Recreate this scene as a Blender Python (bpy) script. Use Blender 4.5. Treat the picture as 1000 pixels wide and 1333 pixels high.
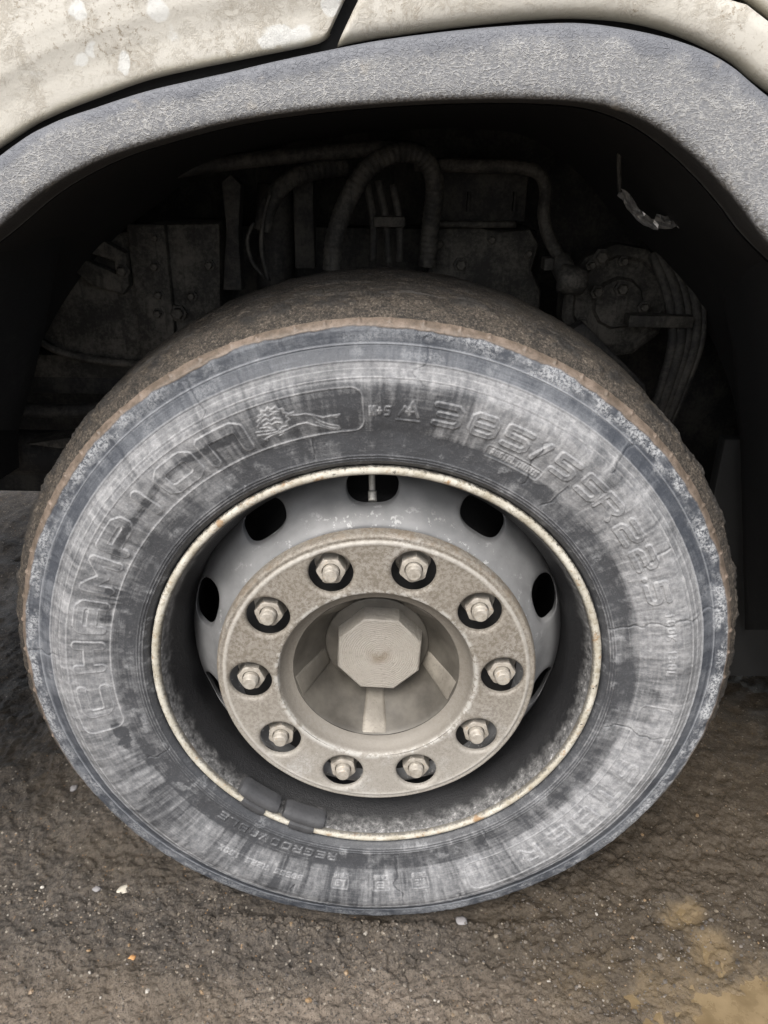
import bpy, bmesh, math, random
import numpy as np
from mathutils import Matrix, Vector
from mathutils.geometry import delaunay_2d_cdt

PI = math.pi
random.seed(4)
for o in list(bpy.data.objects):
    bpy.data.objects.remove(o)
SC = bpy.context.scene
COL = SC.collection

# ------------------------------------------------------------------ camera
WZ = 0.475                                   # height of the wheel centre above the ground
CAM = np.array([0.0057, -0.846, 0.62 + WZ])
FPX = 1001.0                                 # focal length in photograph pixels (1000 px wide)


def cam_axes(p, y, r):
    cy, sy, cp, sp = math.cos(y), math.sin(y), math.cos(p), math.sin(p)
    f = np.array([sy * cp, cy * cp, -sp])
    rt = np.array([cy, -sy, 0.0])
    u = np.cross(rt, f)
    cr, sr = math.cos(r), math.sin(r)
    return np.stack([rt * cr + u * sr, -rt * sr + u * cr, f])


AX = cam_axes(0.4221, 0.0012, 0.017)


def at(px, py, Y):
    """world point on the vertical plane y = Y that the photograph shows at px, py"""
    d = np.array([(px - 500) / FPX, -(py - 666.5) / FPX, 1.0]) @ AX
    return CAM + (Y - CAM[1]) / d[1] * d


def atz(px, py, Z):
    d = np.array([(px - 500) / FPX, -(py - 666.5) / FPX, 1.0]) @ AX
    return CAM + (Z - CAM[2]) / d[2] * d


cam = bpy.data.cameras.new('camera')
cam.sensor_fit = 'HORIZONTAL'
cam.sensor_width = 36.0
cam.lens = 36.0 * FPX / 1000
cam.clip_start = 0.02
cam.clip_end = 600
camo = bpy.data.objects.new('camera', cam)
COL.objects.link(camo)
m = Matrix.Identity(4)
for i in range(3):
    m[i][0], m[i][1], m[i][2], m[i][3] = AX[0][i], AX[1][i], -AX[2][i], CAM[i]
camo.matrix_world = m
SC.camera = camo

# ------------------------------------------------------------------ sky, sun, exposure
SUN_EL, SUN_AZ = math.radians(52), math.radians(-158)   # azimuth clockwise from +Y
w = bpy.data.worlds.new('World')
SC.world = w
w.use_nodes = True
nt = w.node_tree
bg = nt.nodes['Background']
sky = nt.nodes.new('ShaderNodeTexSky')
sky.sky_type = 'NISHITA'
sky.sun_disc = False
sky.sun_elevation = SUN_EL
sky.sun_rotation = SUN_AZ
sky.air_density = 1.0
sky.dust_density = 4.0
hs = nt.nodes.new('ShaderNodeHueSaturation')
hs.inputs['Saturation'].default_value = 0.4             # overcast: greyer than a clear sky
nt.links.new(sky.outputs[0], hs.inputs['Color'])
nt.links.new(hs.outputs[0], bg.inputs['Color'])
bg.inputs['Strength'].default_value = 0.15
sl = bpy.data.lights.new('sun', 'SUN')
sl.energy = 1.5
sl.angle = math.radians(30)
sl.color = (1.0, 0.96, 0.9)
so = bpy.data.objects.new('sun', sl)
COL.objects.link(so)
sd = Vector((math.sin(SUN_AZ) * math.cos(SUN_EL), math.cos(SUN_AZ) * math.cos(SUN_EL), math.sin(SUN_EL)))
so.rotation_euler = sd.to_track_quat('Z', 'Y').to_euler()
so.location = sd * 6
SC.view_settings.view_transform = 'Standard'
SC.view_settings.look = 'None'
SC.view_settings.gamma = 1
SC.view_settings.use_curve_mapping = False
SC.view_settings.exposure = 0.9
SC.render.engine = 'CYCLES'


# ------------------------------------------------------------------ numpy noise
_rng = np.random.default_rng(11)
_T = _rng.random(65536).astype(np.float32)


def _h(i, j, s):
    return _T[((i * 73856093) ^ (j * 19349663) ^ (s * 83492791)) & 65535]


def vn(x, y, s=0, per=None):
    """value noise 0..1, optionally periodic in x"""
    xi = np.floor(x).astype(np.int64)
    yi = np.floor(y).astype(np.int64)
    fx = (x - xi).astype(np.float32)
    fy = (y - yi).astype(np.float32)
    fx = fx * fx * (3 - 2 * fx)
    fy = fy * fy * (3 - 2 * fy)
    x1 = xi + 1
    if per:
        xi, x1 = xi % per, x1 % per
    a, b = _h(xi, yi, s), _h(x1, yi, s)
    c, d = _h(xi, yi + 1, s), _h(x1, yi + 1, s)
    return (a + (b - a) * fx) * (1 - fy) + (c + (d - c) * fx) * fy


def fbm(x, y, s=0, o=4, per=None, g=0.5):
    t, a, n = 0, 1.0, 0
    for k in range(o):
        t = t + a * vn(x, y, s + 7 * k, per)
        n += a
        a *= g
        x, y = x * 2, y * 2
        per = per * 2 if per else None
    return t / n


def ss(a, b, x):
    t = np.clip((x - a) / (b - a), 0, 1)
    return t * t * (3 - 2 * t)


# ------------------------------------------------------------------ object helpers
ROOTLOC = {}


def empty(name, loc, label=None, cat=None, group=None):
    o = bpy.data.objects.new(name, None)
    o.empty_display_size = 0.1
    COL.objects.link(o)
    o.location = loc
    ROOTLOC[o.name] = Vector(loc)
    if label:
        o['label'] = label
    if cat:
        o['category'] = cat
    if group:
        o['group'] = group
    return o


def link(name, me, mat, parent=None, label=None, loc=None):
    """me is in world coordinates unless loc (its world origin) is given"""
    o = bpy.data.objects.new(name, me)
    COL.objects.link(o)
    if mat and not me.materials:
        me.materials.append(mat)
    w0 = Vector(loc) if loc is not None else Vector((0, 0, 0))
    ROOTLOC[o.name] = w0
    o.location = w0
    if parent is not None:
        o.parent = parent
        o.location = w0 - ROOTLOC[parent.name]
    if label:
        o['label'] = label
    return o


def mesh_np(name, V, F, smooth=True):
    V = np.asarray(V, np.float32)
    F = np.asarray(F, np.int32)
    me = bpy.data.meshes.new(name)
    me.vertices.add(len(V))
    me.vertices.foreach_set('co', V.ravel())
    k = F.shape[1]
    me.loops.add(F.size)
    me.loops.foreach_set('vertex_index', F.ravel())
    me.polygons.add(len(F))
    me.polygons.foreach_set('loop_start', np.arange(0, F.size, k, dtype=np.int32))
    me.polygons.foreach_set('loop_total', np.full(len(F), k, np.int32))
    me.polygons.foreach_set('use_smooth', np.full(len(F), smooth, bool))
    me.update(calc_edges=True)
    me.validate()
    return me


def attr(me, name, a):
    at_ = me.attributes.new(name, 'FLOAT', 'POINT')
    at_.data.foreach_set('value', np.asarray(a, np.float32).ravel())


def grid_faces(nr, nc, wrap=False):
    """quads of an nr x nc vertex grid; wrap closes the columns"""
    r = np.arange(nr - 1)[:, None]
    c = np.arange(nc if wrap else nc - 1)[None, :]
    c1 = (c + 1) % nc
    return np.stack([r * nc + c, r * nc + c1, (r + 1) * nc + c1, (r + 1) * nc + c], -1).reshape(-1, 4)


def bm_mesh(name, bm, smooth=False, angle=None):
    me = bpy.data.meshes.new(name)
    bm.normal_update()
    bm.to_mesh(me)
    bm.free()
    for p in me.polygons:
        p.use_smooth = smooth
    if angle is not None:
        sharp_by_angle(me, angle)
    return me


def sharp_by_angle(me, angle):
    bm = bmesh.new()
    bm.from_mesh(me)
    for e in bm.edges:
        if len(e.link_faces) == 2:
            e.smooth = e.calc_face_angle(0) < angle
    for f in bm.faces:
        f.smooth = True
    bm.to_mesh(me)
    bm.free()


def lathe(name, prof, n=256, wobble=0.0, seed=0):
    """revolve (R, y) about the wheel axis (through x=0, z=WZ)"""
    prof = np.array(prof, float)
    t = np.linspace(0, 2 * PI, n, endpoint=False)
    R = prof[:, 0][:, None] + 0 * t
    Y = prof[:, 1][:, None] + 0 * t
    if wobble:
        Y = Y + wobble * (fbm(t[None, :] / (2 * PI) * 24 + 0 * R, R * 40, seed, 3, 24) - .5)
        R = R + wobble * (fbm(t[None, :] / (2 * PI) * 32 + 0 * R, R * 40, seed + 3, 3, 32) - .5)
    V = np.stack([R * np.cos(t), Y, WZ + R * np.sin(t)], -1).reshape(-1, 3)
    return mesh_np(name, V, grid_faces(len(prof), n, True)[:, ::-1])


def smooth_prof(pts, step):
    """resample a polyline profile with a Catmull-Rom curve"""
    P = np.array(pts, float)
    P = np.vstack([2 * P[0] - P[1], P, 2 * P[-1] - P[-2]])
    out = []
    for i in range(1, len(P) - 2):
        p0, p1, p2, p3 = P[i - 1], P[i], P[i + 1], P[i + 2]
        n = max(2, int(np.linalg.norm(p2 - p1) / step))
        for k in range(n):
            t = k / n
            out.append(.5 * ((2 * p1) + (p2 - p0) * t + (2 * p0 - 5 * p1 + 4 * p2 - p3) * t * t + (3 * p1 - p0 - 3 * p2 + p3) * t ** 3))
    out.append(P[-2])
    return np.array(out)


def tube(name, pts, r, n=14, step=0.006, ripple=0.0, pitch=0.006):
    """tube along a smooth path, optionally ribbed, ends capped"""
    C = smooth_prof(pts, step)
    d = np.gradient(C, axis=0)
    d /= np.linalg.norm(d, axis=1)[:, None] + 1e-9
    up = np.array([0.13, 0.9, 0.3])
    V = []
    s = np.concatenate([[0], np.cumsum(np.linalg.norm(np.diff(C, axis=0), axis=1))])
    nrm = np.cross(d[0], up)
    for i in range(len(C)):
        nrm = nrm - d[i] * (nrm @ d[i])
        nrm /= np.linalg.norm(nrm)
        b = np.cross(d[i], nrm)
        rr = r * (1 + ripple * math.sin(2 * PI * s[i] / pitch))
        for k in range(n):
            a = 2 * PI * k / n
            V.append(C[i] + rr * (math.cos(a) * nrm + math.sin(a) * b))
    F = [tuple(f) for f in grid_faces(len(C), n, True)]
    F.append(tuple(range(n))[::-1])
    F.append(tuple(range(len(V) - n, len(V))))
    me = bpy.data.meshes.new(name)
    me.from_pydata([tuple(v) for v in V], [], F)
    for p in me.polygons:
        p.use_smooth = len(p.vertices) == 4
    return me


def box(name, x0, x1, y0, y1, z0, z1, bev=0.003):
    bm = bmesh.new()
    bmesh.ops.create_cube(bm, size=1)
    for v in bm.verts:
        v.co = Vector(((x0 + x1) / 2 + v.co.x * (x1 - x0), (y0 + y1) / 2 + v.co.y * (y1 - y0), (z0 + z1) / 2 + v.co.z * (z1 - z0)))
    if bev:
        bmesh.ops.bevel(bm, geom=bm.edges[:], offset=bev, segments=2, affect='EDGES', profile=.5)
    return bm_mesh(name, bm, True, math.radians(35))


def prism(name, poly, y0, y1, bev=0.002):
    """extrude an (x, z) polygon from y0 (front) to y1 (back)"""
    bm = bmesh.new()
    a = [bm.verts.new((p[0], y0, p[1])) for p in poly]
    b = [bm.verts.new((p[0], y1, p[1])) for p in poly]
    n = len(poly)
    bm.faces.new(a)
    bm.faces.new(b[::-1])
    for i in range(n):
        bm.faces.new((a[i], b[i], b[(i + 1) % n], a[(i + 1) % n]))
    bmesh.ops.recalc_face_normals(bm, faces=bm.faces[:])
    if bev:
        fe = [e for e in bm.edges if abs(e.verts[0].co.y - y0) < 1e-6 and abs(e.verts[1].co.y - y0) < 1e-6]
        bmesh.ops.bevel(bm, geom=fe, offset=bev, segments=2, affect='EDGES', profile=.5)
    return bm_mesh(name, bm, True, math.radians(35))


def turned(name, prof, n=32):
    """revolve (r, y) about the y axis through the origin; first and last rings are capped"""
    V, F = [], []
    for (r, y) in prof:
        for k in range(n):
            a = 2 * PI * k / n
            V.append((r * math.cos(a), y, r * math.sin(a)))
    for f in grid_faces(len(prof), n, True)[:, ::-1]:
        F.append(tuple(int(i) for i in f))
    F.append(tuple(range(n)))
    F.append(tuple(range(len(V) - n, len(V)))[::-1])
    me = bpy.data.meshes.new(name)
    me.from_pydata(V, [], F)
    sharp_by_angle(me, math.radians(38))
    return me


# ------------------------------------------------------------------ material helpers
class NT:
    def __init__(s, name):
        s.m = bpy.data.materials.new(name)
        s.m.use_nodes = True
        s.t = s.m.node_tree
        s.b = s.t.nodes['Principled BSDF']
        s.co = s.t.nodes.new('ShaderNodeTexCoord').outputs['Object']

    def n(s, typ, **kw):
        nd = s.t.nodes.new('ShaderNode' + typ)
        for k, v in kw.items():
            setattr(nd, k, v)
        return nd

    def set(s, sock, v):
        if hasattr(v, 'is_output'):
            s.t.links.new(v, sock)
        else:
            sock.default_value = v

    def noise(s, scale, detail=4, rough=.55, co=None, dist=0.0, lac=2.0):
        nd = s.n('TexNoise')
        s.set(nd.inputs['Vector'], co if co is not None else s.co)
        nd.inputs['Scale'].default_value = scale
        nd.inputs['Detail'].default_value = detail
        nd.inputs['Roughness'].default_value = rough
        nd.inputs['Distortion'].default_value = dist
        return nd.outputs['Fac']

    def vor(s, scale, feature='F1', co=None, out='Distance', rnd=1.0):
        nd = s.n('TexVoronoi', feature=feature)
        s.set(nd.inputs['Vector'], co if co is not None else s.co)
        nd.inputs['Scale'].default_value = scale
        nd.inputs['Randomness'].default_value = rnd
        return nd.outputs[out]

    def math(s, op, a, b=0.0, c=None, clamp=False):
        nd = s.n('Math', operation=op, use_clamp=clamp)
        s.set(nd.inputs[0], a)
        s.set(nd.inputs[1], b)
        if c is not None:
            s.set(nd.inputs[2], c)
        return nd.outputs[0]

    def step(s, x, a, b, lo=0.0, hi=1.0):
        nd = s.n('MapRange', interpolation_type='SMOOTHSTEP')
        s.set(nd.inputs['Value'], x)
        nd.inputs['From Min'].default_value = a
        nd.inputs['From Max'].default_value = b
        nd.inputs['To Min'].default_value = lo
        nd.inputs['To Max'].default_value = hi
        return nd.outputs[0]

    def mix(s, f, a, b):
        nd = s.n('Mix', data_type='RGBA')
        s.set(nd.inputs[0], f)
        for i, v in ((6, a), (7, b)):
            if isinstance(v, (tuple, list)):
                v = (*v[:3], 1)
            s.set(nd.inputs[i], v)
        return nd.outputs[2]

    def attr(s, name):
        return s.n('Attribute', attribute_name=name).outputs['Fac']

    def xyz(s, co=None):
        nd = s.n('SeparateXYZ')
        s.set(nd.inputs[0], co if co is not None else s.co)
        return nd.outputs

    def wrad(s):
        x = s.xyz()
        z = s.math('SUBTRACT', x[2], WZ)
        return x[0], x[1], z, s.math('SQRT', s.math('ADD', s.math('POWER', x[0], 2), s.math('POWER', z, 2)))

    def scaled(s, sx, sy, sz, co=None, rot=(0, 0, 0), loc=(0, 0, 0)):
        nd = s.n('Mapping')
        s.set(nd.inputs[0], co if co is not None else s.co)
        nd.inputs['Location'].default_value = loc
        nd.inputs['Rotation'].default_value = rot
        nd.inputs['Scale'].default_value = (sx, sy, sz)
        return nd.outputs[0]

    def bump(s, h, dist, strength=1.0, prev=None):
        nd = s.n('Bump')
        nd.inputs['Distance'].default_value = dist
        nd.inputs['Strength'].default_value = strength
        s.set(nd.inputs['Height'], h)
        if prev is not None:
            s.t.links.new(prev, nd.inputs['Normal'])
        return nd.outputs[0]

    def done(s, col=None, rough=None, nrm=None, metal=None, spec=None):
        if col is not None:
            s.set(s.b.inputs['Base Color'], (*col[:3], 1) if isinstance(col, (tuple, list)) else col)
        if rough is not None:
            s.set(s.b.inputs['Roughness'], rough)
        if nrm is not None:
            s.t.links.new(nrm, s.b.inputs['Normal'])
        if metal is not None:
            s.set(s.b.inputs['Metallic'], metal)
        if spec is not None:
            s.b.inputs['Specular IOR Level'].default_value = spec
        return s.m


# ---- tyre rubber: attributes dust, mud, scuff are dirt laid on the mesh
def mat_tyre():
    s = NT('tyre_rubber')
    dust, mud, scuff = s.attr('dust'), s.attr('mud'), s.attr('scuff')
    f1 = s.noise(520, 4, .75)
    f2 = s.noise(120, 5, .7)
    dn = s.math('ADD', dust, s.math('MULTIPLY', s.math('SUBTRACT', f1, .5), .7))
    dn = s.math('ADD', dn, s.math('MULTIPLY', s.math('SUBTRACT', f2, .5), .36), clamp=True)
    rub = s.mix(s.noise(25, 4), (.031, .032, .035), (.056, .059, .065))
    sh = s.step(s.wrad()[3], .423, .430)
    rub = s.mix(sh, rub, (.040, .045, .055))
    film = s.mix(s.step(f2, .3, .7), (.185, .188, .195), (.325, .325, .328))
    film = s.mix(s.math('MULTIPLY', sh, .8), film, (.20, .212, .232))
    c = s.mix(dn, rub, film)
    sc = s.math('MULTIPLY', scuff, s.step(s.noise(300, 5, .8), .40, .58), clamp=True)
    c = s.mix(s.math('MULTIPLY', sc, .9), c, (.47, .48, .49))
    grit = s.noise(380, 3, .8)
    mudc = s.mix(s.step(s.noise(60, 5, .7), .35, .68), (.105, .082, .063), (.195, .153, .122))
    mudc = s.mix(s.math('MULTIPLY', s.step(grit, .55, .68), .7), mudc, (.055, .045, .036))
    c = s.mix(mud, c, mudc)
    ro = s.math('MULTIPLY_ADD', dn, .38, .44, clamp=True)
    b = s.bump(f1, .0007, .6)
    b = s.bump(f2, .0012, .4, b)
    return s.done(c, ro, b, spec=.4)


def mat_tread():
    s = NT('muddy_tread')
    mud = s.attr('mud')
    g1 = s.noise(330, 4, .85)
    g2 = s.noise(60, 5, .75)
    v = s.vor(260)
    c = s.mix(s.step(g2, .34, .66), (.034, .029, .024), (.088, .072, .056))
    c = s.mix(s.step(g1, .49, .60), c, (.018, .016, .014))
    c = s.mix(s.math('MULTIPLY', s.step(g1, .45, .36), .75), c, (.20, .172, .14))
    c = s.mix(s.math('MULTIPLY', s.attr('clump'), s.step(g1, .60, .44)), c, (.020, .019, .018))
    rub = s.mix(g2, (.026, .025, .024), (.066, .060, .053))
    c = s.mix(mud, rub, c)
    b = s.bump(g1, .0025, .9)
    b = s.bump(v, .0015, .6, b)
    return s.done(c, .66, b, spec=.4)


def mat_flange():
    s = NT('cream_rim_paint')
    n = s.noise(38, 5, .7)
    n2 = s.noise(160, 5, .75)
    x = s.wrad()
    c = s.mix(s.step(s.noise(24, 4, .65), .3, .7), (.33, .30, .235), (.52, .50, .44))
    c = s.mix(s.math('MULTIPLY', s.step(n2, .50, .62), .7), c, (.235, .205, .15))
    c = s.mix(s.math('MULTIPLY', s.step(n, .56, .66), .8), c, (.27, .155, .065))
    ed = s.math('ADD', x[3], s.math('MULTIPLY', s.math('SUBTRACT', n2, .5), .010))
    c = s.mix(s.math('MULTIPLY', s.step(ed, .2905, .2872), .9), c, (.07, .064, .055))
    c = s.mix(s.math('MULTIPLY', s.step(ed, .2970, .2992), .9), c, (.05, .047, .042))
    c = s.mix(s.step(s.noise(85, 4, .75, co=s.scaled(1, 1, 1, loc=(3, 0, 0))), .62, .69), c, (.05, .045, .04))
    b = s.bump(n2, .001, .7)
    return s.done(c, .6, b)


def mat_barrel():
    s = NT('grimy_rim_barrel')
    x = s.wrad()
    n = s.noise(45, 5, .7)
    g = s.noise(420, 4, .8)
    g2 = s.noise(130, 5, .8)
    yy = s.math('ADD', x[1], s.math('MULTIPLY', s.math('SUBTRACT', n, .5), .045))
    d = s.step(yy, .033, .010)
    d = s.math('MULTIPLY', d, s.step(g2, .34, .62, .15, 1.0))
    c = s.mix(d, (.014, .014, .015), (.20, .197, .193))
    c = s.mix(s.math('MULTIPLY', s.step(yy, .022, .010), s.step(g2, .58, .66)), c, (.42, .41, .40))
    c = s.mix(s.math('MULTIPLY', s.step(g, .54, .64), .6), c, (.03, .03, .03))
    b = s.bump(g, .0012, .7)
    b = s.bump(g2, .0015, .6, b)
    return s.done(c, s.math('MULTIPLY_ADD', d, .3, .40), b)


def mat_disc():
    s = NT('grey_wheel_paint')
    n = s.noise(18, 4)
    g = s.noise(300, 4, .75)
    ch = s.noise(75, 5, .75)
    x = s.wrad()
    rr = x[3]
    c = s.mix(s.step(n, .3, .7), (.125, .126, .127), (.195, .196, .197))
    near = s.step(rr, .240, .214)
    c = s.mix(s.math('MULTIPLY', near, s.step(ch, .57, .63)), c, (.34, .34, .335))
    c = s.mix(s.math('MULTIPLY', s.step(rr, .243, .258), s.step(n, .25, .55)), c, (.07, .07, .072))
    c = s.mix(s.math('MULTIPLY', s.step(g, .55, .7), .25), c, (.10, .095, .09))
    return s.done(c, .52, s.bump(g, .0005, .4))


def mat_plate():
    s = NT('dusty_steel_cover')
    x = s.wrad()
    rr = x[3]
    n = s.noise(13, 4, .6)
    g = s.noise(420, 3, .8)
    g2 = s.noise(190, 5, .8)
    c = s.mix(n, (.275, .257, .228), (.37, .35, .317))
    c = s.mix(s.step(n, .52, .70), c, (.47, .46, .44))
    film = s.math('ADD', s.step(x[2], -.20, .08), s.math('MULTIPLY', s.math('SUBTRACT', n, .5), 1.3), clamp=True)
    film = s.math('MULTIPLY_ADD', film, .85, .15, clamp=True)
    c = s.mix(s.math('MULTIPLY', film, .66), c, (.180, .158, .128))
    sp = s.math('MULTIPLY', film, s.step(g2, .44, .58))
    c = s.mix(s.math('MULTIPLY', sp, .8), c, (.125, .106, .082))
    c = s.mix(s.math('MULTIPLY', s.step(g, .54, .66), .5), c, (.13, .112, .09))
    rust = s.math('MULTIPLY', s.step(rr, .2065, .2105), s.step(s.noise(45, 4, .7), .45, .62))
    c = s.mix(s.math('MULTIPLY', rust, .4), c, (.17, .125, .08))
    lip = s.math('MULTIPLY', s.math('MULTIPLY', s.step(rr, .1385, .1325), s.step(rr, .128, .1305)), s.step(s.noise(70, 4, .75, co=s.scaled(1, 1, 1, loc=(7, 0, 0))), .44, .56))
    c = s.mix(s.math('MULTIPLY', lip, .55), c, (.52, .51, .48))
    rim_ = s.math('MULTIPLY', s.math('MULTIPLY', s.step(rr, .197, .200), s.step(rr, .2045, .2025)), .35)
    c = s.mix(rim_, c, (.56, .54, .50))
    dish = s.step(rr, .131, .127)
    c = s.mix(s.math('MULTIPLY', dish, .75), c, (.155, .140, .118))
    b = s.bump(g, .0007, .5)
    b = s.bump(g2, .0010, .45, b)
    return s.done(c, .6, b, metal=.1)


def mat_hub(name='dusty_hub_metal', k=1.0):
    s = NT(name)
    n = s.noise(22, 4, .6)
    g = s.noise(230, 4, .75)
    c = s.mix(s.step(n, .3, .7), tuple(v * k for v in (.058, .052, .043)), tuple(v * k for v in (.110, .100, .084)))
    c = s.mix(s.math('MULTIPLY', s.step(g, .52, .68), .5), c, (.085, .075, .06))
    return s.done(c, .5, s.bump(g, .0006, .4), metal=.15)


def mat_cap():
    s = NT('brushed_hub_cap')
    x = s.wrad()
    rr = s.math('SQRT', s.math('ADD', s.math('POWER', s.math('SUBTRACT', x[0], .0035), 2), s.math('POWER', x[2], 2)))
    n = s.noise(40, 5, .7)
    g = s.noise(200, 4, .75)
    wv = s.math('SINE', s.math('ADD', s.math('MULTIPLY', rr, 2100.0), s.math('MULTIPLY', g, 11.0)))
    c = s.mix(n, (.27, .247, .212), (.38, .355, .315))
    c = s.mix(s.math('MULTIPLY', s.step(rr, .024, .004), s.step(n, .40, .62)), c, (.20, .165, .125))
    c = s.mix(s.math('MULTIPLY', s.step(g, .52, .7), .4), c, (.17, .15, .125))
    b = s.bump(wv, .0005, .5)
    b = s.bump(g, .0008, .7, b)
    return s.done(c, .55, b, metal=.15)


def mat_nut():
    s = NT('dusty_nut_steel')
    inf = s.n('ObjectInfo').outputs['Random']
    co = s.n('VectorMath', operation='ADD')
    s.t.links.new(s.co, co.inputs[0])
    s.t.links.new(s.n('ObjectInfo').outputs['Location'], co.inputs[1])
    n = s.noise(110, 4, .7, co=co.outputs[0])
    g = s.noise(500, 3, .7, co=co.outputs[0])
    c = s.mix(s.step(n, .3, .7), (.24, .215, .18), (.44, .41, .36))
    c = s.mix(s.step(n, .58, .7), c, (.30, .22, .14))
    c = s.mix(s.math('MULTIPLY', inf, .25), c, (.34, .31, .27))
    return s.done(c, .55, s.bump(g, .0005, .5), metal=.2)


def mat_simple(name, a, b, scale=40, rough=.7, bump=.0008, metal=0.0, fine=260):
    s = NT(name)
    n = s.noise(scale, 5, .65)
    g = s.noise(fine, 4, .75)
    c = s.mix(n, a, b)
    c = s.mix(s.math('MULTIPLY', s.step(g, .5, .7), .4), c, tuple(v * .5 for v in a))
    return s.done(c, rough, s.bump(g, bump, .6), metal=metal)


def mat_machine(name, base, dust, lo=.42, hi=.62):
    """dirty metal or rubber under settled dust"""
    s = NT(name)
    n = s.noise(16, 5, .65)
    g = s.noise(150, 5, .75)
    c = s.mix(s.step(s.math('MULTIPLY_ADD', g, .4, s.math('MULTIPLY', n, .6)), lo, hi), base, dust)
    drip = s.noise(30, 4, .6, co=s.scaled(3.0, 3.0, .5))
    c = s.mix(s.math('MULTIPLY', s.step(drip, .54, .68), .6), c, tuple(v * .7 for v in base))
    return s.done(c, .75, s.bump(g, .0015, .6))


def mat_trim():
    """grained grey plastic with dust caught on the grain"""
    s = NT('grained_trim_plastic')
    off = s.n('VectorMath', operation='MULTIPLY_ADD')
    nz = s.n('TexNoise')
    s.t.links.new(s.co, nz.inputs['Vector'])
    nz.inputs['Scale'].default_value = 55
    nz.inputs['Detail'].default_value = 4
    s.t.links.new(nz.outputs['Color'], off.inputs[0])
    off.inputs[1].default_value = (.034, .034, .034)
    s.t.links.new(s.scaled(1, 1, 2.2, rot=(0, math.radians(10), 0)), off.inputs[2])
    gr = off.outputs[0]
    e1 = s.vor(120, 'DISTANCE_TO_EDGE', gr)
    e2 = s.vor(270, 'DISTANCE_TO_EDGE', gr)
    ridge = s.math('MULTIPLY', s.step(e1, .14, .02), s.step(s.noise(150, 4, .75), .38, .56))
    ridge2 = s.math('MULTIPLY', s.step(e2, .16, .02), s.step(s.noise(210, 3, .75, co=s.scaled(1, 1, 1, loc=(5, 0, 0))), .42, .6))
    sp = s.noise(420, 3, .8)
    big = s.noise(9, 4, .6)
    edge = s.attr('edge')                       # 0 at the upper edge, 1 at the lip
    e = s.math('ADD', edge, s.math('MULTIPLY', s.math('SUBTRACT', s.noise(9, 5, .7), .5), 1.1))
    dusty = s.step(e, .16, .36)
    base = s.mix(big, (.100, .106, .121), (.140, .145, .159))
    c = s.mix(s.math('MULTIPLY', dusty, .5), base, (.175, .178, .185))
    c = s.mix(s.math('MULTIPLY', s.math('MULTIPLY', s.step(sp, .5, .62), dusty), .45), c, (.115, .118, .125))
    vein = s.math('MAXIMUM', ridge, s.math('MULTIPLY', ridge2, .85))
    vein = s.math('MULTIPLY', vein, s.step(s.noise(35, 4, .7), .32, .62, .35, 1.0))
    c = s.mix(s.math('MULTIPLY', s.math('MULTIPLY', s.step(s.noise(300, 4, .8), .42, .6), dusty), .4), c, (.34, .337, .328))
    c = s.mix(s.math('MULTIPLY', s.math('MULTIPLY', vein, dusty), .5), c, (.44, .433, .415))
    lowd = s.math('MULTIPLY', s.step(edge, .80, .97), s.step(s.noise(280, 4, .8), .46, .56))
    c = s.mix(s.math('MULTIPLY', lowd, .85), c, (.07, .066, .06))
    c = s.mix(s.step(edge, .965, .992), c, (.022, .021, .020))
    tan = s.math('MULTIPLY', s.step(s.noise(30, 4, .7), .60, .75), .3)
    c = s.mix(tan, c, (.36, .32, .26))
    b = s.bump(ridge, .0014, .45)
    b = s.bump(ridge2, .0010, .4, b)
    b = s.bump(sp, .0007, .4, b)
    return s.done(c, .6, b)


def mat_body():
    """cream paint under dried dirt, with cracks in the dirt and flaked clean spots"""
    s = NT('dirty_cream_paint')
    big = s.noise(5, 5, .6)
    mid = s.noise(26, 5, .7)
    fine = s.noise(190, 5, .8)
    dirt = s.attr('dirt')
    c = s.mix(s.step(big, .3, .7), (.41, .387, .338), (.495, .475, .428))
    c = s.mix(s.math('MULTIPLY', s.step(mid, .46, .68), .5), c, (.36, .33, .275))
    vein = s.noise(60, 6, .78, dist=1.2)
    vr = s.math('SUBTRACT', 1.0, s.math('ABSOLUTE', s.math('MULTIPLY', s.math('SUBTRACT', vein, .5), 16)), clamp=True)
    vr = s.math('MULTIPLY', vr, s.step(mid, .42, .56))
    c = s.mix(s.math('MULTIPLY', vr, .4), c, (.30, .26, .20))
    sp = s.math('MULTIPLY', s.step(fine, .53, .63), s.math('ADD', dirt, s.step(big, .48, .68, .12, .5)), clamp=True)
    c = s.mix(s.math('MULTIPLY', sp, .8), c, (.22, .185, .135))
    fl = s.attr('flake')
    fl = s.step(s.math('ADD', fl, s.math('ADD', s.math('MULTIPLY', s.math('SUBTRACT', mid, .5), .6), s.math('MULTIPLY', s.math('SUBTRACT', fine, .5), .9))), .42, .75)
    c = s.mix(s.math('MULTIPLY', fl, .68), c, (.62, .63, .615))
    edge = s.attr('edge')                        # metres up from the lower edge, grime line along it
    gl = s.math('MULTIPLY', s.step(s.math('ADD', edge, s.math('MULTIPLY', s.math('SUBTRACT', mid, .5), .012)), .011, .001), .75)
    c = s.mix(gl, c, (.20, .18, .125))
    b = s.bump(fine, .0009, .6)
    b = s.bump(vr, .0006, .5, b)
    return s.done(c, s.math('MULTIPLY_ADD', fl, -.3, .6), b)


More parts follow.
